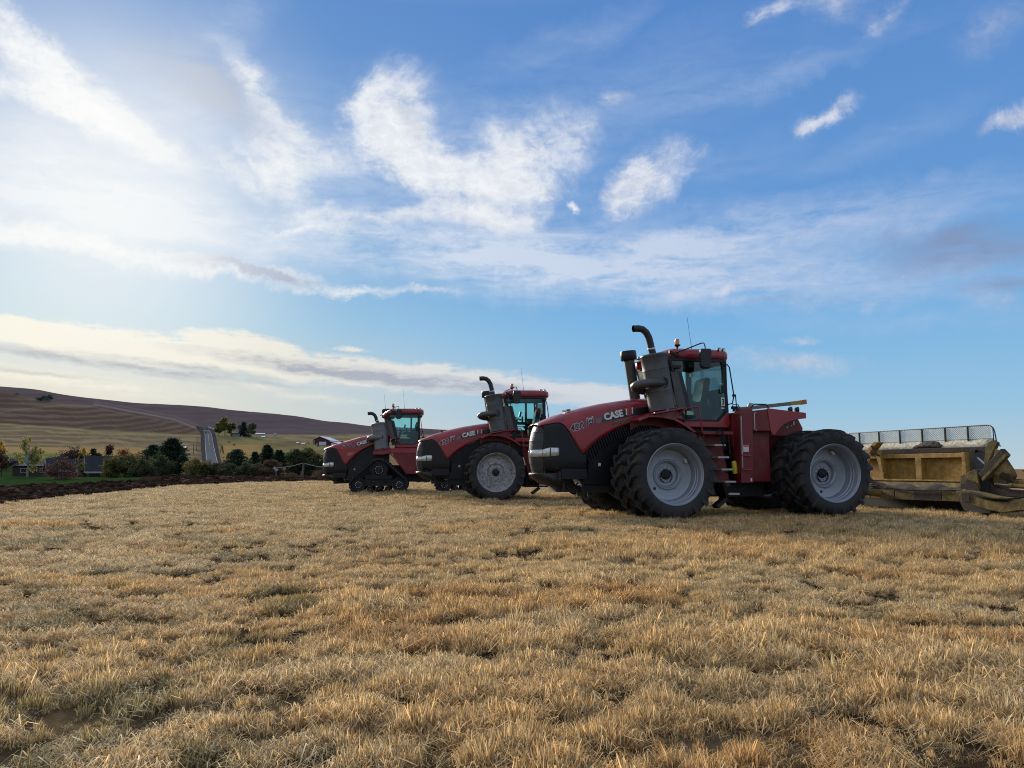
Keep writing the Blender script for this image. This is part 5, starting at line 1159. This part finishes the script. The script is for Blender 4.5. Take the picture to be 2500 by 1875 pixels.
mb = MB(); mb.prism([(2.42, .93), (2.52, .99), (2.63, .93), (2.70, .80), (2.62, .74), (2.55, .84), (2.45, .86)], -.34, -.31); SB(mb, 'mud_cake', 'mud')
mb = MB(); mb.tube([(2.38, -.42, .735), (2.74, -.42, .71)], .022, 12); SB(mb, 'ram_rod', 'rod')
mb = MB(); mb.tube([(2.72, -.42, .71), (2.80, -.42, .705)], .055, 14); mb.tube([(2.79, -.42, .705), (3.6, -.42, .65)], .045, 14); mb.lathe_ax([(.06, -.04), (.06, .04)], (2.37, -.42, .735), (0, 1, 0), 14); SB(mb, 'ram_barrel', 'scraper_muddy')
mb = MB(); mb.prism([(1.56, .56), (1.80, .59), (2.10, .56), (2.60, .47), (3.10, .44), (3.9, .44), (3.9, .26), (3.06, .20), (2.66, .13), (2.30, .18), (1.91, .28), (1.60, .33)], -.62, -.42); SB(mb, 'draft_beam', 'scraper_muddy', bevel=.015)
mb = MB(); mb.prism([(1.72, .53), (1.90, .53), (1.92, .32), (1.72, .34)], -.64, -.625); SB(mb, 'mud_cake', 'mud')
mb = MB(); mb.prism([(1.45, .34), (2.3, .24), (2.2, .10), (1.8, .06), (1.55, .14)], -.40, -.1); SB(mb, 'cutter_end', 'dark')
mb = MB(); mb.prism([(2.1, .78), (2.5, .62), (3.0, .60), (3.6, .62), (3.6, .44), (2.1, .46)], -.38, -.05); SB(mb, 'mud_bank', 'mud', bevel=.03)
# rear frame and wheels beyond
mb = MB(); mb.box(1.3, 4.2, 1.95, 2.15, .96, 1.07); mb.box(1.8, 1.95, .9, 3.2, .62, .8); SB(mb, 'rear_frame', 'scraper', bevel=.01)
mb = MB(); mb.box(1.3, 4.2, 1.9, 1.95, 1.0, 1.03); SB(mb, 'frame_trim', 'mud')
for (wx, wy) in ((1.62, 2.9), (-1.9, 2.9)):
    c = copy_tree(_w[('flush', 'rim')], S); c.location = (wx, wy, .62); c.rotation_euler = (0, .4, -math.pi / 2 - .0) if False else (0, 0.4, math.pi / 2); c.scale = (.62, .9, .62)
# towing neck to the tractor
mb = MB(); mb.tube([(-.9, -.2, .42), (-1.2, -1.4, .55), (-1.3, -2.6, .60)], [.09, .08, .06], 12); SB(mb, 'tow_neck', 'scraper_muddy')

# ================================================================ TREES AND SHRUBS
m_leaf = bpy.data.materials.new('foliage'); m_leaf.use_nodes = True
t = NT(m_leaf.node_tree); b = t.n['Principled BSDF']; c = t.vm('MULTIPLY', t.new('ShaderNodeAttribute', attribute_name='tint').outputs['Color'], (1.7, 1.7, 1.7))
t.put(b.inputs['Base Color'], c); b.inputs['Roughness'].default_value = .75; b.inputs['Specular IOR Level'].default_value = .12
tl = t.new('ShaderNodeBsdfTranslucent'); t.put(tl.inputs[0], c); mx = t.new('ShaderNodeMixShader'); mx.inputs[0].default_value = .3
t.l.new(b.outputs[0], mx.inputs[1]); t.l.new(tl.outputs[0], mx.inputs[2]); t.l.new(mx.outputs[0], t.n['Material Output'].inputs[0])
m_bark = mat('bark', (0.055, 0.042, 0.032), 0.9, var=.3, bump=.5, bscale=20); m_palebark = mat('pale_bark', (0.22, 0.20, 0.17), 0.9, var=.3)
CD = dict(conifer=[(.018, .034, .022), (.028, .048, .026), (.012, .022, .016)], maroon=[(.034, .015, .017), (.05, .022, .020), (.022, .013, .014)], dark=[(.022, .016, .016), (.04, .022, .022)],
          yellow=[(.36, .22, .035), (.24, .16, .03), (.42, .24, .05)], birch=[(.17, .17, .055), (.12, .13, .05), (.24, .19, .05)], orange=[(.24, .10, .03), (.16, .06, .03), (.10, .07, .03)],
          olive=[(.042, .050, .024), (.07, .07, .03), (.026, .034, .018)], gold_olive=[(.085, .08, .028), (.15, .12, .035), (.045, .05, .02)], brown=[(.075, .05, .03), (.10, .06, .035), (.045, .03, .022)],
          redbrown=[(.062, .030, .026), (.09, .042, .030), (.04, .026, .024)], fargreen=[(.10, .11, .035), (.16, .15, .04), (.05, .06, .028)], farolive=[(.07, .075, .045), (.11, .10, .06)], fardark=[(.025, .035, .03), (.035, .05, .038)])
def leaves(r, P, D, size, cols, aspect=1.6):
    n = len(P); D = D / np.maximum(np.linalg.norm(D, axis=1), 1e-6)[:, None]; q = r.normal(0, 1, (n, 3)); s = np.cross(D, q); s /= np.maximum(np.linalg.norm(s, axis=1), 1e-6)[:, None]
    sz = size * r.uniform(.6, 1.4, n)[:, None]; a = P - s * sz * .5; b_ = P + s * sz * .5; e = P + D * sz * aspect
    V = np.stack([a, b_, e], 1).reshape(-1, 3); F = np.arange(3 * n).reshape(-1, 3)
    cc = np.array(cols)[r.integers(0, len(cols), n)] * r.uniform(.7, 1.3, n)[:, None]
    return V, F, np.repeat(cc, 3, 0)
def tree(name, kind, loc, h, w, colr, label, cat='tree', group=None, seed=0, dens=1.0, far=False, base=0.0):
    """kind: conifer / round / shrub / airy; one Empty > trunk, crown"""
    r = np.random.default_rng(seed + 900); root = empty(name, loc, r.uniform(0, 6)); tag(root, label, cat, group)
    P, D = [], []; tk = MB(); Z = Vector((0, 0, 1)); lf = h * .030 if not far else h * .05
    if kind == 'conifer':
        tk.tube([(0, 0, -1.5), (0, 0, h * .5), (0, 0, h * .97)], [h * .028, h * .018, h * .003], 7)
        nb = int(210 * dens)
        for i in range(nb):
            f = r.random() ** .8; z = h * (.04 + .95 * f); L = w * (1 - f) ** .62 * r.uniform(.6, 1.12) + .12; a = r.uniform(0, 6.283); m = int(10 + 26 * (1 - f))
            tt = r.random(m) ** .7; dz = .12 * L - .25 * L * tt + .10 * L * tt ** 2
            if i % 3 == 0: tk.tube([(0, 0, z), (math.cos(a) * L * .8, math.sin(a) * L * .8, z - .05 * L)], [h * .006, h * .002], 4, caps=False)
            px_ = np.stack([math.cos(a) * L * tt, math.sin(a) * L * tt, z + dz], 1) + r.normal(0, .05 * w, (m, 3)) * np.array([1, 1, .6]); P.append(px_)
            D.append(np.stack([np.full(m, math.cos(a)), np.full(m, math.sin(a)), np.full(m, .25)], 1) + r.normal(0, .45, (m, 3)))
    else:
        h0 = {'round': .22, 'shrub': .02, 'airy': .18}[kind] * h; nst = 1 if kind != 'shrub' else 6
        ends = []
        for s_ in range(nst):
            a = r.uniform(0, 6.283); bx, by = (0, 0) if nst == 1 else (math.cos(a) * w * .25, math.sin(a) * w * .25)
            top = Vector((bx * 1.6, by * 1.6, h * (.75 if nst == 1 else .74))); tk.tube([(bx, by, -1.2), (bx * 1.1, by * 1.1, h0), top], [h * .026 if nst == 1 else h * .012, h * .02 if nst == 1 else h * .01, h * .005], 6)
            for k in range(int(16 if nst == 1 else 6)):
                f = r.uniform(.0, 1); z0 = h0 + (top.z - h0) * f; a2 = r.uniform(0, 6.283); rad = w * math.sqrt(max(.05, 1 - (2 * f - .75) ** 2 * .7)) * r.uniform(.55, .95)
                st = Vector((bx, by, z0)); en = Vector((math.cos(a2) * rad, math.sin(a2) * rad, min(h * .96, z0 + h * r.uniform(.08, .24)))); mid = (st + en) / 2 + Vector((0, 0, h * .03))
                tk.tube([st, mid, en], [h * .010, h * .006, h * .002], 4, caps=False); ends += [mid, en, (mid + en) / 2]
        ends.append(Vector((0, 0, h * .93)))
        for e in ends:
            m = int((34 if kind != 'airy' else 16) * dens * r.uniform(.5, 1.5)); sp = w * (.20 if kind != 'airy' else .13)
            px_ = r.normal(0, 1, (m, 3)); px_ = px_ / np.linalg.norm(px_, axis=1)[:, None] * (r.random(m) ** .5)[:, None] * sp * np.array([1, 1, .75]) * r.uniform(.7, 1.5) + np.array(e)
            if kind == 'airy': px_[:, 2] -= r.random(m) * h * .09
            P.append(px_); D.append(px_ - np.array(e) + r.normal(0, sp * .6, (m, 3)) + (np.array([0, 0, -sp * 1.2]) if kind == 'airy' else 0))
    P = np.concatenate(P); D = np.concatenate(D); P[:, 2] = np.minimum(P[:, 2], h * 1.0)
    V, F, C = leaves(r, P, D, lf, colr)
    np_mesh('crown', V, F, m_leaf, root, attrs={'tint': C}); tk.build('trunk', m_palebark if kind == 'airy' else m_bark, root)
    return root
TG = 'trees and shrubs beyond the ploughed strip'
def T_(px, ytop, hw, D, kind, colr, label, cat='tree', dens=1.0, sink=.3):
    g = land_at(px, D); zt = EYE + D * (1145 - ytop) / FPX; h = zt - g.z + sink; global _ts; _ts += 1
    return tree({'conifer': 'conifer', 'round': 'leafy_tree', 'shrub': 'shrub', 'airy': 'birch_tree'}[kind], kind, (g.x, g.y, g.z - sink), h, hw / FPX * D * {'conifer': 1.8, 'round': 1.9, 'shrub': 1.55, 'airy': 1.5}[kind], CD[colr], label, cat, TG, _ts, dens * 1.35)
_ts = 0
T_(4, 1100, 22, 92, 'round', 'dark', 'dark maroon leafed tree cut by the left edge of the picture', dens=1.6)
T_(-2, 1070, 15, 120, 'airy', 'yellow', 'thin yellow treetop rising behind the dark maroon tree at the left edge')
T_(68, 1057, 25, 86, 'airy', 'birch', 'thin young birch with pale trunk on the lawn before the blue-roofed house', dens=1.1)
T_(168, 1088, 24, 152, 'round', 'dark', 'round blackish tree rising behind the ridge of the dark roofed house', dens=1.6)
T_(204, 1089, 13, 122, 'airy', 'yellow', 'bright yellow tree beside the dark roofed house', dens=2.0)
T_(226, 1096, 12, 158, 'conifer', 'conifer', 'small dark pine showing between the yellow tree and the maroon tree', dens=.7)
T_(262, 1088, 20, 116, 'round', 'maroon', 'maroon leafed tree at the right end of the dark roofed house', dens=1.5)
T_(152, 1119, 30, 73, 'shrub', 'redbrown', 'red brown half-bare shrub in front of the dark roofed house', 'shrub', dens=.8)
T_(190, 1108, 12, 98, 'airy', 'gold_olive', 'thin yellow green birch between the red brown shrub and the house', dens=1.2)
T_(306, 1094, 24, 142, 'round', 'orange', 'orange brown autumn tree behind the wide olive shrub', dens=1.1)
T_(283, 1112, 24, 82, 'shrub', 'gold_olive', 'yellow green shrub left of the wide olive shrub', 'shrub', dens=1.6)
T_(316, 1108, 34, 84, 'shrub', 'olive', 'wide olive shrub left of the big dark conifers', 'shrub', dens=2.4)
T_(372, 1088, 34, 98, 'conifer', 'conifer', 'broad dark conifer, left one of the big pair', dens=1.6)
T_(418, 1072, 36, 92, 'conifer', 'conifer', 'tallest dark conifer left of the grey road', dens=1.9)
T_(446, 1112, 18, 86, 'conifer', 'conifer', 'low dark conifer at the right foot of the tallest one', dens=1.0)
T_(349, 1122, 22, 80, 'shrub', 'olive', 'dark olive shrub at the foot of the broad conifer', 'shrub', dens=1.6)
T_(478, 1120, 22, 79, 'shrub', 'gold_olive', 'yellow olive shrub below the foot of the road', 'shrub', dens=2.0)
T_(512, 1122, 22, 81, 'shrub', 'olive', 'olive green shrub hiding the bottom of the road', 'shrub', dens=2.0)
T_(540, 1128, 16, 84, 'shrub', 'brown', 'brown shrub between the road shrub and the spiky conifer', 'shrub', dens=1.5)
T_(576, 1098, 32, 87, 'conifer', 'conifer', 'wide spiky conifer right of the road', dens=1.3)
T_(621, 1104, 14, 93, 'conifer', 'conifer', 'narrow conifer between the spiky one and the pointed pair', dens=1.0)
T_(651, 1087, 17, 101, 'conifer', 'conifer', 'tall pointed conifer, higher one of the pointed pair', dens=1.2)
T_(680, 1099, 16, 99, 'conifer', 'conifer', 'pointed conifer, lower right one of the pointed pair', dens=1.2)
T_(603, 1128, 20, 81, 'shrub', 'olive', 'dark shrub filling the foot of the narrow conifer', 'shrub', dens=1.8)
T_(656, 1124, 26, 80, 'shrub', 'brown', 'brown olive shrub in front of the pointed pair of conifers', 'shrub', dens=2.4)
T_(722, 1096, 28, 106, 'shrub', 'olive', 'big round olive bush left of the tracked tractor', 'shrub', dens=2.6)
T_(752, 1094, 26, 108, 'shrub', 'gold_olive', 'yellow tinged bush joined to the big round olive bush', 'shrub', dens=2.2)
T_(776, 1108, 20, 104, 'shrub', 'olive', 'dark green bush behind the nose of the tracked tractor', 'shrub', dens=1.8)
T_(785, 1147, 22, 74, 'shrub', 'brown', 'low brown shrub at the soil edge by the nose of the tracked tractor', 'shrub', dens=1.2, sink=.1)
T_(238, 1106, 16, 112, 'round', 'maroon', 'small maroon tree before the small dark pine', dens=1.3)
T_(396, 1112, 26, 84, 'shrub', 'olive', 'dark shrub between the feet of the two big conifers', 'shrub', dens=1.8)
T_(559, 1130, 18, 80, 'shrub', 'olive', 'low olive shrub at the left foot of the wide spiky conifer', 'shrub', dens=1.6)
T_(632, 1130, 18, 80, 'shrub', 'olive', 'low olive shrub between the narrow conifer and the brown olive shrub', 'shrub', dens=1.6)
T_(712, 1154, 14, 74, 'shrub', 'brown', 'low dry shrub left of the tall fence post', 'shrub', dens=1.0, sink=.1)
def F_tree(px, ybase, ytop, hw, kind, colr, label, nm='leafy_tree', dens=1.0, rmin=330):
    g = on_land(px, ybase, rmin); D = g.y; h = D * (ybase - ytop) / FPX; global _ts; _ts += 1
    return tree(nm, kind, (g.x, g.y, g.z - .3), h, hw / FPX * D, CD[colr], label, 'tree', 'far trees by the farmstead', _ts, dens, True)
F_tree(549, 1065, 1020, 24, 'round', 'fargreen', 'tall yellow green tree right of the road on the far farm', dens=3.0)
F_tree(534, 1064, 1035, 15, 'round', 'farolive', 'darker round tree at the left side of the tall far tree', dens=2)
F_tree(565, 1065, 1034, 14, 'round', 'farolive', 'olive tree at the right side of the tall far tree', dens=1.3)
F_tree(594, 1066, 1030, 14, 'conifer', 'fardark', 'dark spruce among the far farm buildings', 'conifer', dens=.8)
F_tree(584, 1062, 1036, 7, 'round', 'farolive', 'grey green tree just left of the far spruce')
F_tree(615, 1068, 1031, 18, 'round', 'farolive', 'pale olive tree right of the far spruce', dens=2.2)
F_tree(106, 979, 966, 18, 'shrub', 'fardark', 'low dark bush on the crest of the brown hill', 'shrub')
F_tree(121, 979, 963, 12, 'round', 'fardark', 'small dark tree on the crest of the brown hill')
F_tree(40, 964, 958, 10, 'shrub', 'farolive', 'faint grey bush far left on the crest of the brown hill', 'shrub')

# ================================================================ HOUSES, BARN, SHEDS
m_roofd = mat('dark_shingle_roof', (0.035, 0.034, 0.038), 0.9, var=.25, vscale=2, bump=.4, bscale=8, spec=.1); m_roofb = mat('blue_grey_metal_roof', (0.10, 0.115, 0.16), 0.9, var=.1, spec=.05)
m_trim = mat('white_trim', (0.36, 0.355, 0.35), 0.7, spec=.1); m_wallr = mat('dark_red_boards', (0.09, 0.03, 0.03), 0.8, var=.2, spec=.1); m_walld = mat('dark_board_wall', (0.05, 0.042, 0.038), 0.8, var=.2, spec=.1)
m_brick = mat('chimney_brick', (0.09, 0.05, 0.038), 0.9, var=.3); m_pane = mat('house_pane', (0.02, 0.025, 0.03), 0.08); m_roofw = mat('white_metal_roof', (0.62, 0.64, 0.66), 0.45, var=.06); m_door = mat('white_sliding_door', (0.55, 0.58, 0.64), 0.6)
m_wallw = mat('pale_board_wall', (0.38, 0.37, 0.35), 0.8, var=.1, spec=.1); m_wood = mat('weathered_post', (0.11, 0.085, 0.06), 0.9, var=.3)
def house(name, loc, rz, L, D, hw, rise, mw, mr, label, cat, over=.5, windows=(), door=None, panes=True, cat_group=None):
    """ridge along local x; front wall at -y"""
    o = empty(name, loc, rz); tag(o, label, cat, cat_group)
    mb = MB(); mb.box(-L / 2, L / 2, -D / 2, D / 2, -1, hw); mb.add([(-L / 2, -D / 2, hw), (-L / 2, D / 2, hw), (-L / 2, 0, hw + rise)], [(0, 2, 1)]); mb.add([(L / 2, -D / 2, hw), (L / 2, D / 2, hw), (L / 2, 0, hw + rise)], [(0, 1, 2)]); mb.build('wall', mw, o)
    for sy in (-1, 1):
        e = Vector((0, sy * (D / 2 + over), hw - over * rise / (D / 2))); r_ = Vector((0, 0, hw + rise)); n = (e - r_)
        mb = MB(); mb.obox((r_ + e) / 2 + Vector((0, 0, .09)), (L / 2 + over, 0, 0), n / 2, Vector((0, -n.z, n.y)).normalized() * .08); mb.build('roof', mr, o)
        mb = MB(); mb.box(-L / 2 - over, L / 2 + over, e.y - .03 if sy < 0 else e.y, e.y if sy < 0 else e.y + .03, e.z - .12, e.z + .12); mb.build('gutter_board', m_trim, o)
    for sx in (-1, 1):
        for sy in (-1, 1): mb = MB(); mb.bar((sx * (L / 2 + over + .03), sy * (D / 2 + over), hw - over * rise / (D / 2)), (sx * (L / 2 + over + .03), 0, hw + rise), .05, .22); mb.build('gable_board', m_trim, o)
    for x, z, w_, h_ in windows:
        mb = MB(); mb.box(x - w_ / 2 - .08, x + w_ / 2 + .08, -D / 2 - .05, -D / 2 - .002, z - .08, z + h_ + .08); f_ = mb.build('window', m_trim, o); mb = MB(); mb.box(x - w_ / 2, x + w_ / 2, -D / 2 - .07, -D / 2 - .052, z, z + h_); mb.build('pane', m_pane, f_)
    return o
def hx(px, D): return (px - 1250) / FPX * D
def hz(y, D): return EYE + (1145 - y) / FPX * D
D1 = 130; x0, x1 = hx(22, D1), hx(101, D1); gz = height((x0 + x1) / 2, D1)
house('house', ((x0 + x1) / 2, D1 + 2.5, gz), .58, x1 - x0, 5.5, hz(1133, D1) - gz, hz(1119, D1) - hz(1133, D1), m_walld, m_roofb, 'low dark house with a blue grey metal roof behind the young birch', 'house', windows=((-1.2, .9, .8, .6), (1.6, .9, .8, .6)))
cz = hz(1128, D1); c0 = tag(MB().box(hx(105, D1), hx(113, D1), D1 + 2, D1 + 2.6, gz - 1, hz(1118, D1)).build('brick_chimney', m_brick), 'short round-topped brown chimney between the two low houses', 'chimney'); MB().lathe_ax([(.36, 0), (.30, .12), (0, .16)], (hx(109, D1), D1 + 2.3, hz(1118, D1)), (0, 0, 1), 12).build('chimney_cap', m_brick, c0)
D2 = 112; x0, x1 = hx(103, D2), hx(196, D2); gz = height((x0 + x1) / 2, D2) - .8
h2 = house('house', ((x0 + x1) / 2, D2 + 3, gz), .60, x1 - x0, 6.5, hz(1151, D2) - gz + .3, hz(1127, D2) - hz(1151, D2), m_walld, m_roofd, 'low house with dark shingle roof and a square stack behind the red brown shrub', 'house', windows=((-1.4, .3, 1.0, .7), (.8, .3, 1.0, .7)))
MB().box(hx(127, D2) - (x0 + x1) / 2, hx(137, D2) - (x0 + x1) / 2, .2, 1.2, 0, hz(1108, D2) - gz).build('roof_stack', m_brick, h2)
D3 = 108; x0, x1 = hx(200, D3), hx(247, D3); gz = height((x0 + x1) / 2, D3) - .8
house('garage', ((x0 + x1) / 2, D3 + 2.5, gz), .55, x1 - x0, 6, hz(1153, D3) - gz + .3, hz(1121, D3) - hz(1153, D3), m_walld, m_roofd, 'dark roofed garage left of the maroon tree', 'garage', windows=((.2, .3, .9, .6),))
g = on_land(447, 1099, 330); house('shed', g, .1, 16 / FPX * g.y, 4, 1.9, .7, m_wallr, m_roofw, 'small red shed with pale roof left of the road', 'shed', over=.2)
# barn: gable end to the viewer
g = on_land(789, 1087, 400); k = g.y / FPX; b0 = empty('barn', g, -.12); tag(b0, 'dark red barn with white roof and doors beyond the tracked tractor', 'barn')
Wd = 42 * k; hh = 13 * k; ap = 20.5 * k; dp = 26
MB().prism([(-Wd * .62, -1), (Wd * .40, -1), (Wd * .40, hh * .75), (-Wd * .22, ap), (-Wd * .62, hh)], 0, dp).build('wall', m_wallr, b0)
MB().prism([(Wd * .40, -1), (Wd * .78, -1), (Wd * .78, hh * .28), (Wd * .40, hh * .66)], .5, dp).build('lean_to', m_wallr, b0)
for a_, c_ in (((-Wd * .66, hh * .97), (-Wd * .22, ap + .3)), ((-Wd * .22, ap + .3), (Wd * .42, hh * .76 + .3)), ((Wd * .40, hh * .70), (Wd * .80, hh * .28 + .2))):
    MB().prism([a_, c_, (c_[0], c_[1] + .35), (a_[0], a_[1] + .35)], -.8, dp + .8).build('roof', m_roofw, b0)
MB().box(-Wd * .25, Wd * .18, -.25, -.02, 0, hh * .62).build('barn_door', m_door, b0); MB().box(Wd * .46, Wd * .68, .25, .48, 0, hh * .36).build('barn_door', m_door, b0); MB().box(-Wd * .40, -Wd * .34, -.25, -.02, 0, hh * .33).build('side_door', m_trim, b0)
for q in range(3): MB().box(-Wd * (.62 - q * .055), -Wd * (.60 - q * .055), -.5, -.26, 0, hh * .98).build('corner_post', m_trim, b0)
for px, yb_, wpx, hpx, mw, mr, lab, cat in ((575, 1065, 22, 8, m_wallw, m_roofb, 'pale farmhouse with blue roof under the tall far tree', 'house'), (604, 1066, 14, 6, m_walld, m_roofd, 'small dark shed under the pale olive far tree', 'shed'),
        (636, 1063, 22, 5, m_wallw, m_roofw, 'long white shed right of the far trees', 'shed'), (644, 1069, 8, 4, m_trim, m_roofw, 'small white hut before the long white shed', 'hut'), (741, 1086, 7, 4, m_wallw, m_roofw, 'small white shed in the pasture left of the barn', 'shed'), (727, 1084, 5, 3, m_wallw, m_roofw, 'tiny white trough shed left of the small white shed', 'shed')):
    g = on_land(px, yb_, 400); k = g.y / FPX; house(name := {'house': 'farmhouse', 'hut': 'hut'}.get(cat, 'shed'), g, .1, wpx * k, 6, hpx * k * .6, hpx * k * .4, mw, mr, lab, cat, over=.3, windows=((-wpx * k * .2, 1, 1.2, 1.2), (wpx * k * .2, 1, 1.2, 1.2)) if cat == 'house' else ())
g = on_land(672, 1070, 400); k = g.y / FPX; o = tag(MB().lathe_ax([(1.6, -1), (1.6, 9 * k), (1.9, 9.3 * k), (1.2, 11.5 * k), (0, 12 * k)], g, (0, 0, 1), 16).build('silo', m_wallw), 'small pale silo standing alone right of the long white shed', 'silo')
# cattle as far dark grazing animals
m_cow = mat('black_hide', (0.012, 0.011, 0.011), 0.8)
def cow(px, py, lab, rz):
    g = on_land(px, py, 330); me = bpy.data.meshes.new('cow'); vs_ = [(0, 0, 1.15), (.55, 0, 1.15), (-.75, 0, 1.2), (.95, 0, 1.1), (1.35, 0, .55), (1.6, 0, .25), (.6, .25, .75), (.62, .26, 0), (.6, -.25, .75), (.62, -.26, 0), (-.75, .25, .75), (-.78, .26, .35), (-.72, .26, 0), (-.75, -.25, .75), (-.78, -.26, .35), (-.72, -.26, 0), (-1.0, 0, 1.1), (-1.05, 0, .5)]
    es = [(0, 1), (0, 2), (1, 3), (3, 4), (4, 5), (1, 6), (6, 7), (1, 8), (8, 9), (2, 10), (10, 11), (11, 12), (2, 13), (13, 14), (14, 15), (2, 16), (16, 17)]
    me.from_pydata(vs_, es, []); o = link(bpy.data.objects.new('cow', me)); m_ = o.modifiers.new('skin', 'SKIN'); rd_ = [.42, .38, .38, .26, .17, .10, .13, .07, .13, .07, .15, .09, .07, .15, .09, .07, .08, .04]
    for v_, q in zip(me.skin_vertices[0].data, rd_): v_.radius = (q, q)
    me.skin_vertices[0].data[0].use_root = True; s_ = o.modifiers.new('sub', 'SUBSURF'); s_.levels = 1; s_.render_levels = 1
    me.materials.append(m_cow); o.location = g; o.rotation_euler = (0, 0, rz); return tag(o, lab, 'cow', 'cattle in the far pasture')
cow(558, 1082, 'black cow grazing in the pasture just right of the road', .2); cow(572, 1088, 'black cow grazing lower, at the edge of the tan field', 2.8); cow(752, 1084, 'black cow beside the small white shed', .4); cow(777, 1091, 'black cow in the pasture below the barn', 3.0)
# ================================================================ FENCES AND POSTS
def fence(px0, y0, px1, y1, n, hgt, label, rmin, mt, rails=2, rr=.05):
    a, b_ = on_land(px0, y0, rmin), on_land(px1, y1, rmin); o = empty('rail_fence', a); tag(o, label, 'fence'); pts = []
    for i in range(n):
        p = a.lerp(b_, i / (n - 1)); p.z = height(p.x, p.y); q = p - a; pts.append(q); MB().box(q.x - rr, q.x + rr, q.y - rr, q.y + rr, q.z - .5, q.z + hgt).build('post', mt, o)
    for j in range(rails):
        mb = MB(); mb.tube([q + Vector((0, 0, hgt * (1 - j * .4) - .1)) for q in pts], rr * .6, 4); mb.build('rail', mt, o)
fence(508, 1045.5, 530, 1052, 7, 1.9, 'white rail fence from the road bend to the tall far tree', 600, m_trim, rr=.22)
fence(625, 1066, 735, 1078, 18, 1.5, 'pale rail fence running from the white shed towards the barn', 600, m_trim, rr=.12)
fence(552, 1067, 640, 1072, 14, 1.4, 'grey paddock fence in front of the far farm buildings', 500, m_wood, rr=.12)
# corner post with its sagging wires at the soil edge
g = land_at(740, 74); o = empty('wire_fence', g); tag(o, 'tall wooden post with two sagging pale wires beyond the soil strip', 'fence')
zt = hz(1130, 74) - g.z; MB().tube([(0, 0, -.4), (.02, 0, zt)], [.11, .09], 10).build('post', m_wood, o)
for dx, dyp, zz in ((-65, 0, 1142), (55, 2, 1142)):
    e = Vector((dx / FPX * 74, dyp, hz(zz, 74) - g.z)); P_f = [Vector((0, 0, zt - .02)).lerp(e, q) - Vector((0, 0, .10 * math.sin(q * 3.14))) for q in np.linspace(0, 1, 9)]; MB().tube(P_f, .028, 5).build('wire', m_trim, o)
    MB().tube([(e.x, e.y, -1), (e.x, e.y, e.z + .05)], .06, 8).build('post', m_wood, o)
mb = MB(); mb.bar((hx(672, 74) - g.x, 0, hz(1141, 74) - g.z), (hx(681, 74) - g.x, 0, hz(1149, 74) - g.z), .12, .22); mb.build('brace_board', m_trim, o)
tag(MB().box(hx(694, 76), hx(699, 76), 76, 76.2, hz(1148, 76), hz(1140, 76)).build('orange_marker', M['amberbox']), 'small orange marker standing left of the tall fence post', 'marker')
for px, yt, yb_, lab in ((461, 1147, 1163, 'grey wooden post in front of the yellow olive shrub'), (736, 1150, 1160, 'short stake beside the tall fence post')):
    g = land_at(px, 72); tag(MB().tube([(g.x, g.y, g.z - .4), (g.x, g.y, hz(yt, 72))], .06, 8).build('fence_post', m_wood), lab, 'post')
for px, yb_, yt, lab in ((472, 1108, 1080, 'thin pole standing left of the road'), (480, 1100, 1066, 'taller thin pole nearer the left verge of the road')):
    g = on_land(px, yb_, 330); tag(MB().tube([g - Vector((0, 0, 1)), g + Vector((0, 0, (yb_ - yt) / FPX * g.y))], [.28, .18], 6).build('pole', m_wood), lab, 'pole')
g = on_land(541, 1107, 330); k = g.y / FPX; o = tag(empty('gate_brace', g), 'wooden A-shaped fence brace right of the road', 'fence brace')
for a_, c_ in (((-4 * k, 0, -1), (0, 0, 20 * k)), ((4 * k, 0, -1), (0, 0, 20 * k)), ((6 * k, 0, -1), (1 * k, 0, 20 * k))): MB().tube([a_, c_], .28, 6).build('pole', m_wood, o)
MB().tube([(-2.5 * k, 0, 7 * k), (3 * k, 0, 7 * k)], .2, 6).build('rail', m_wood, o)
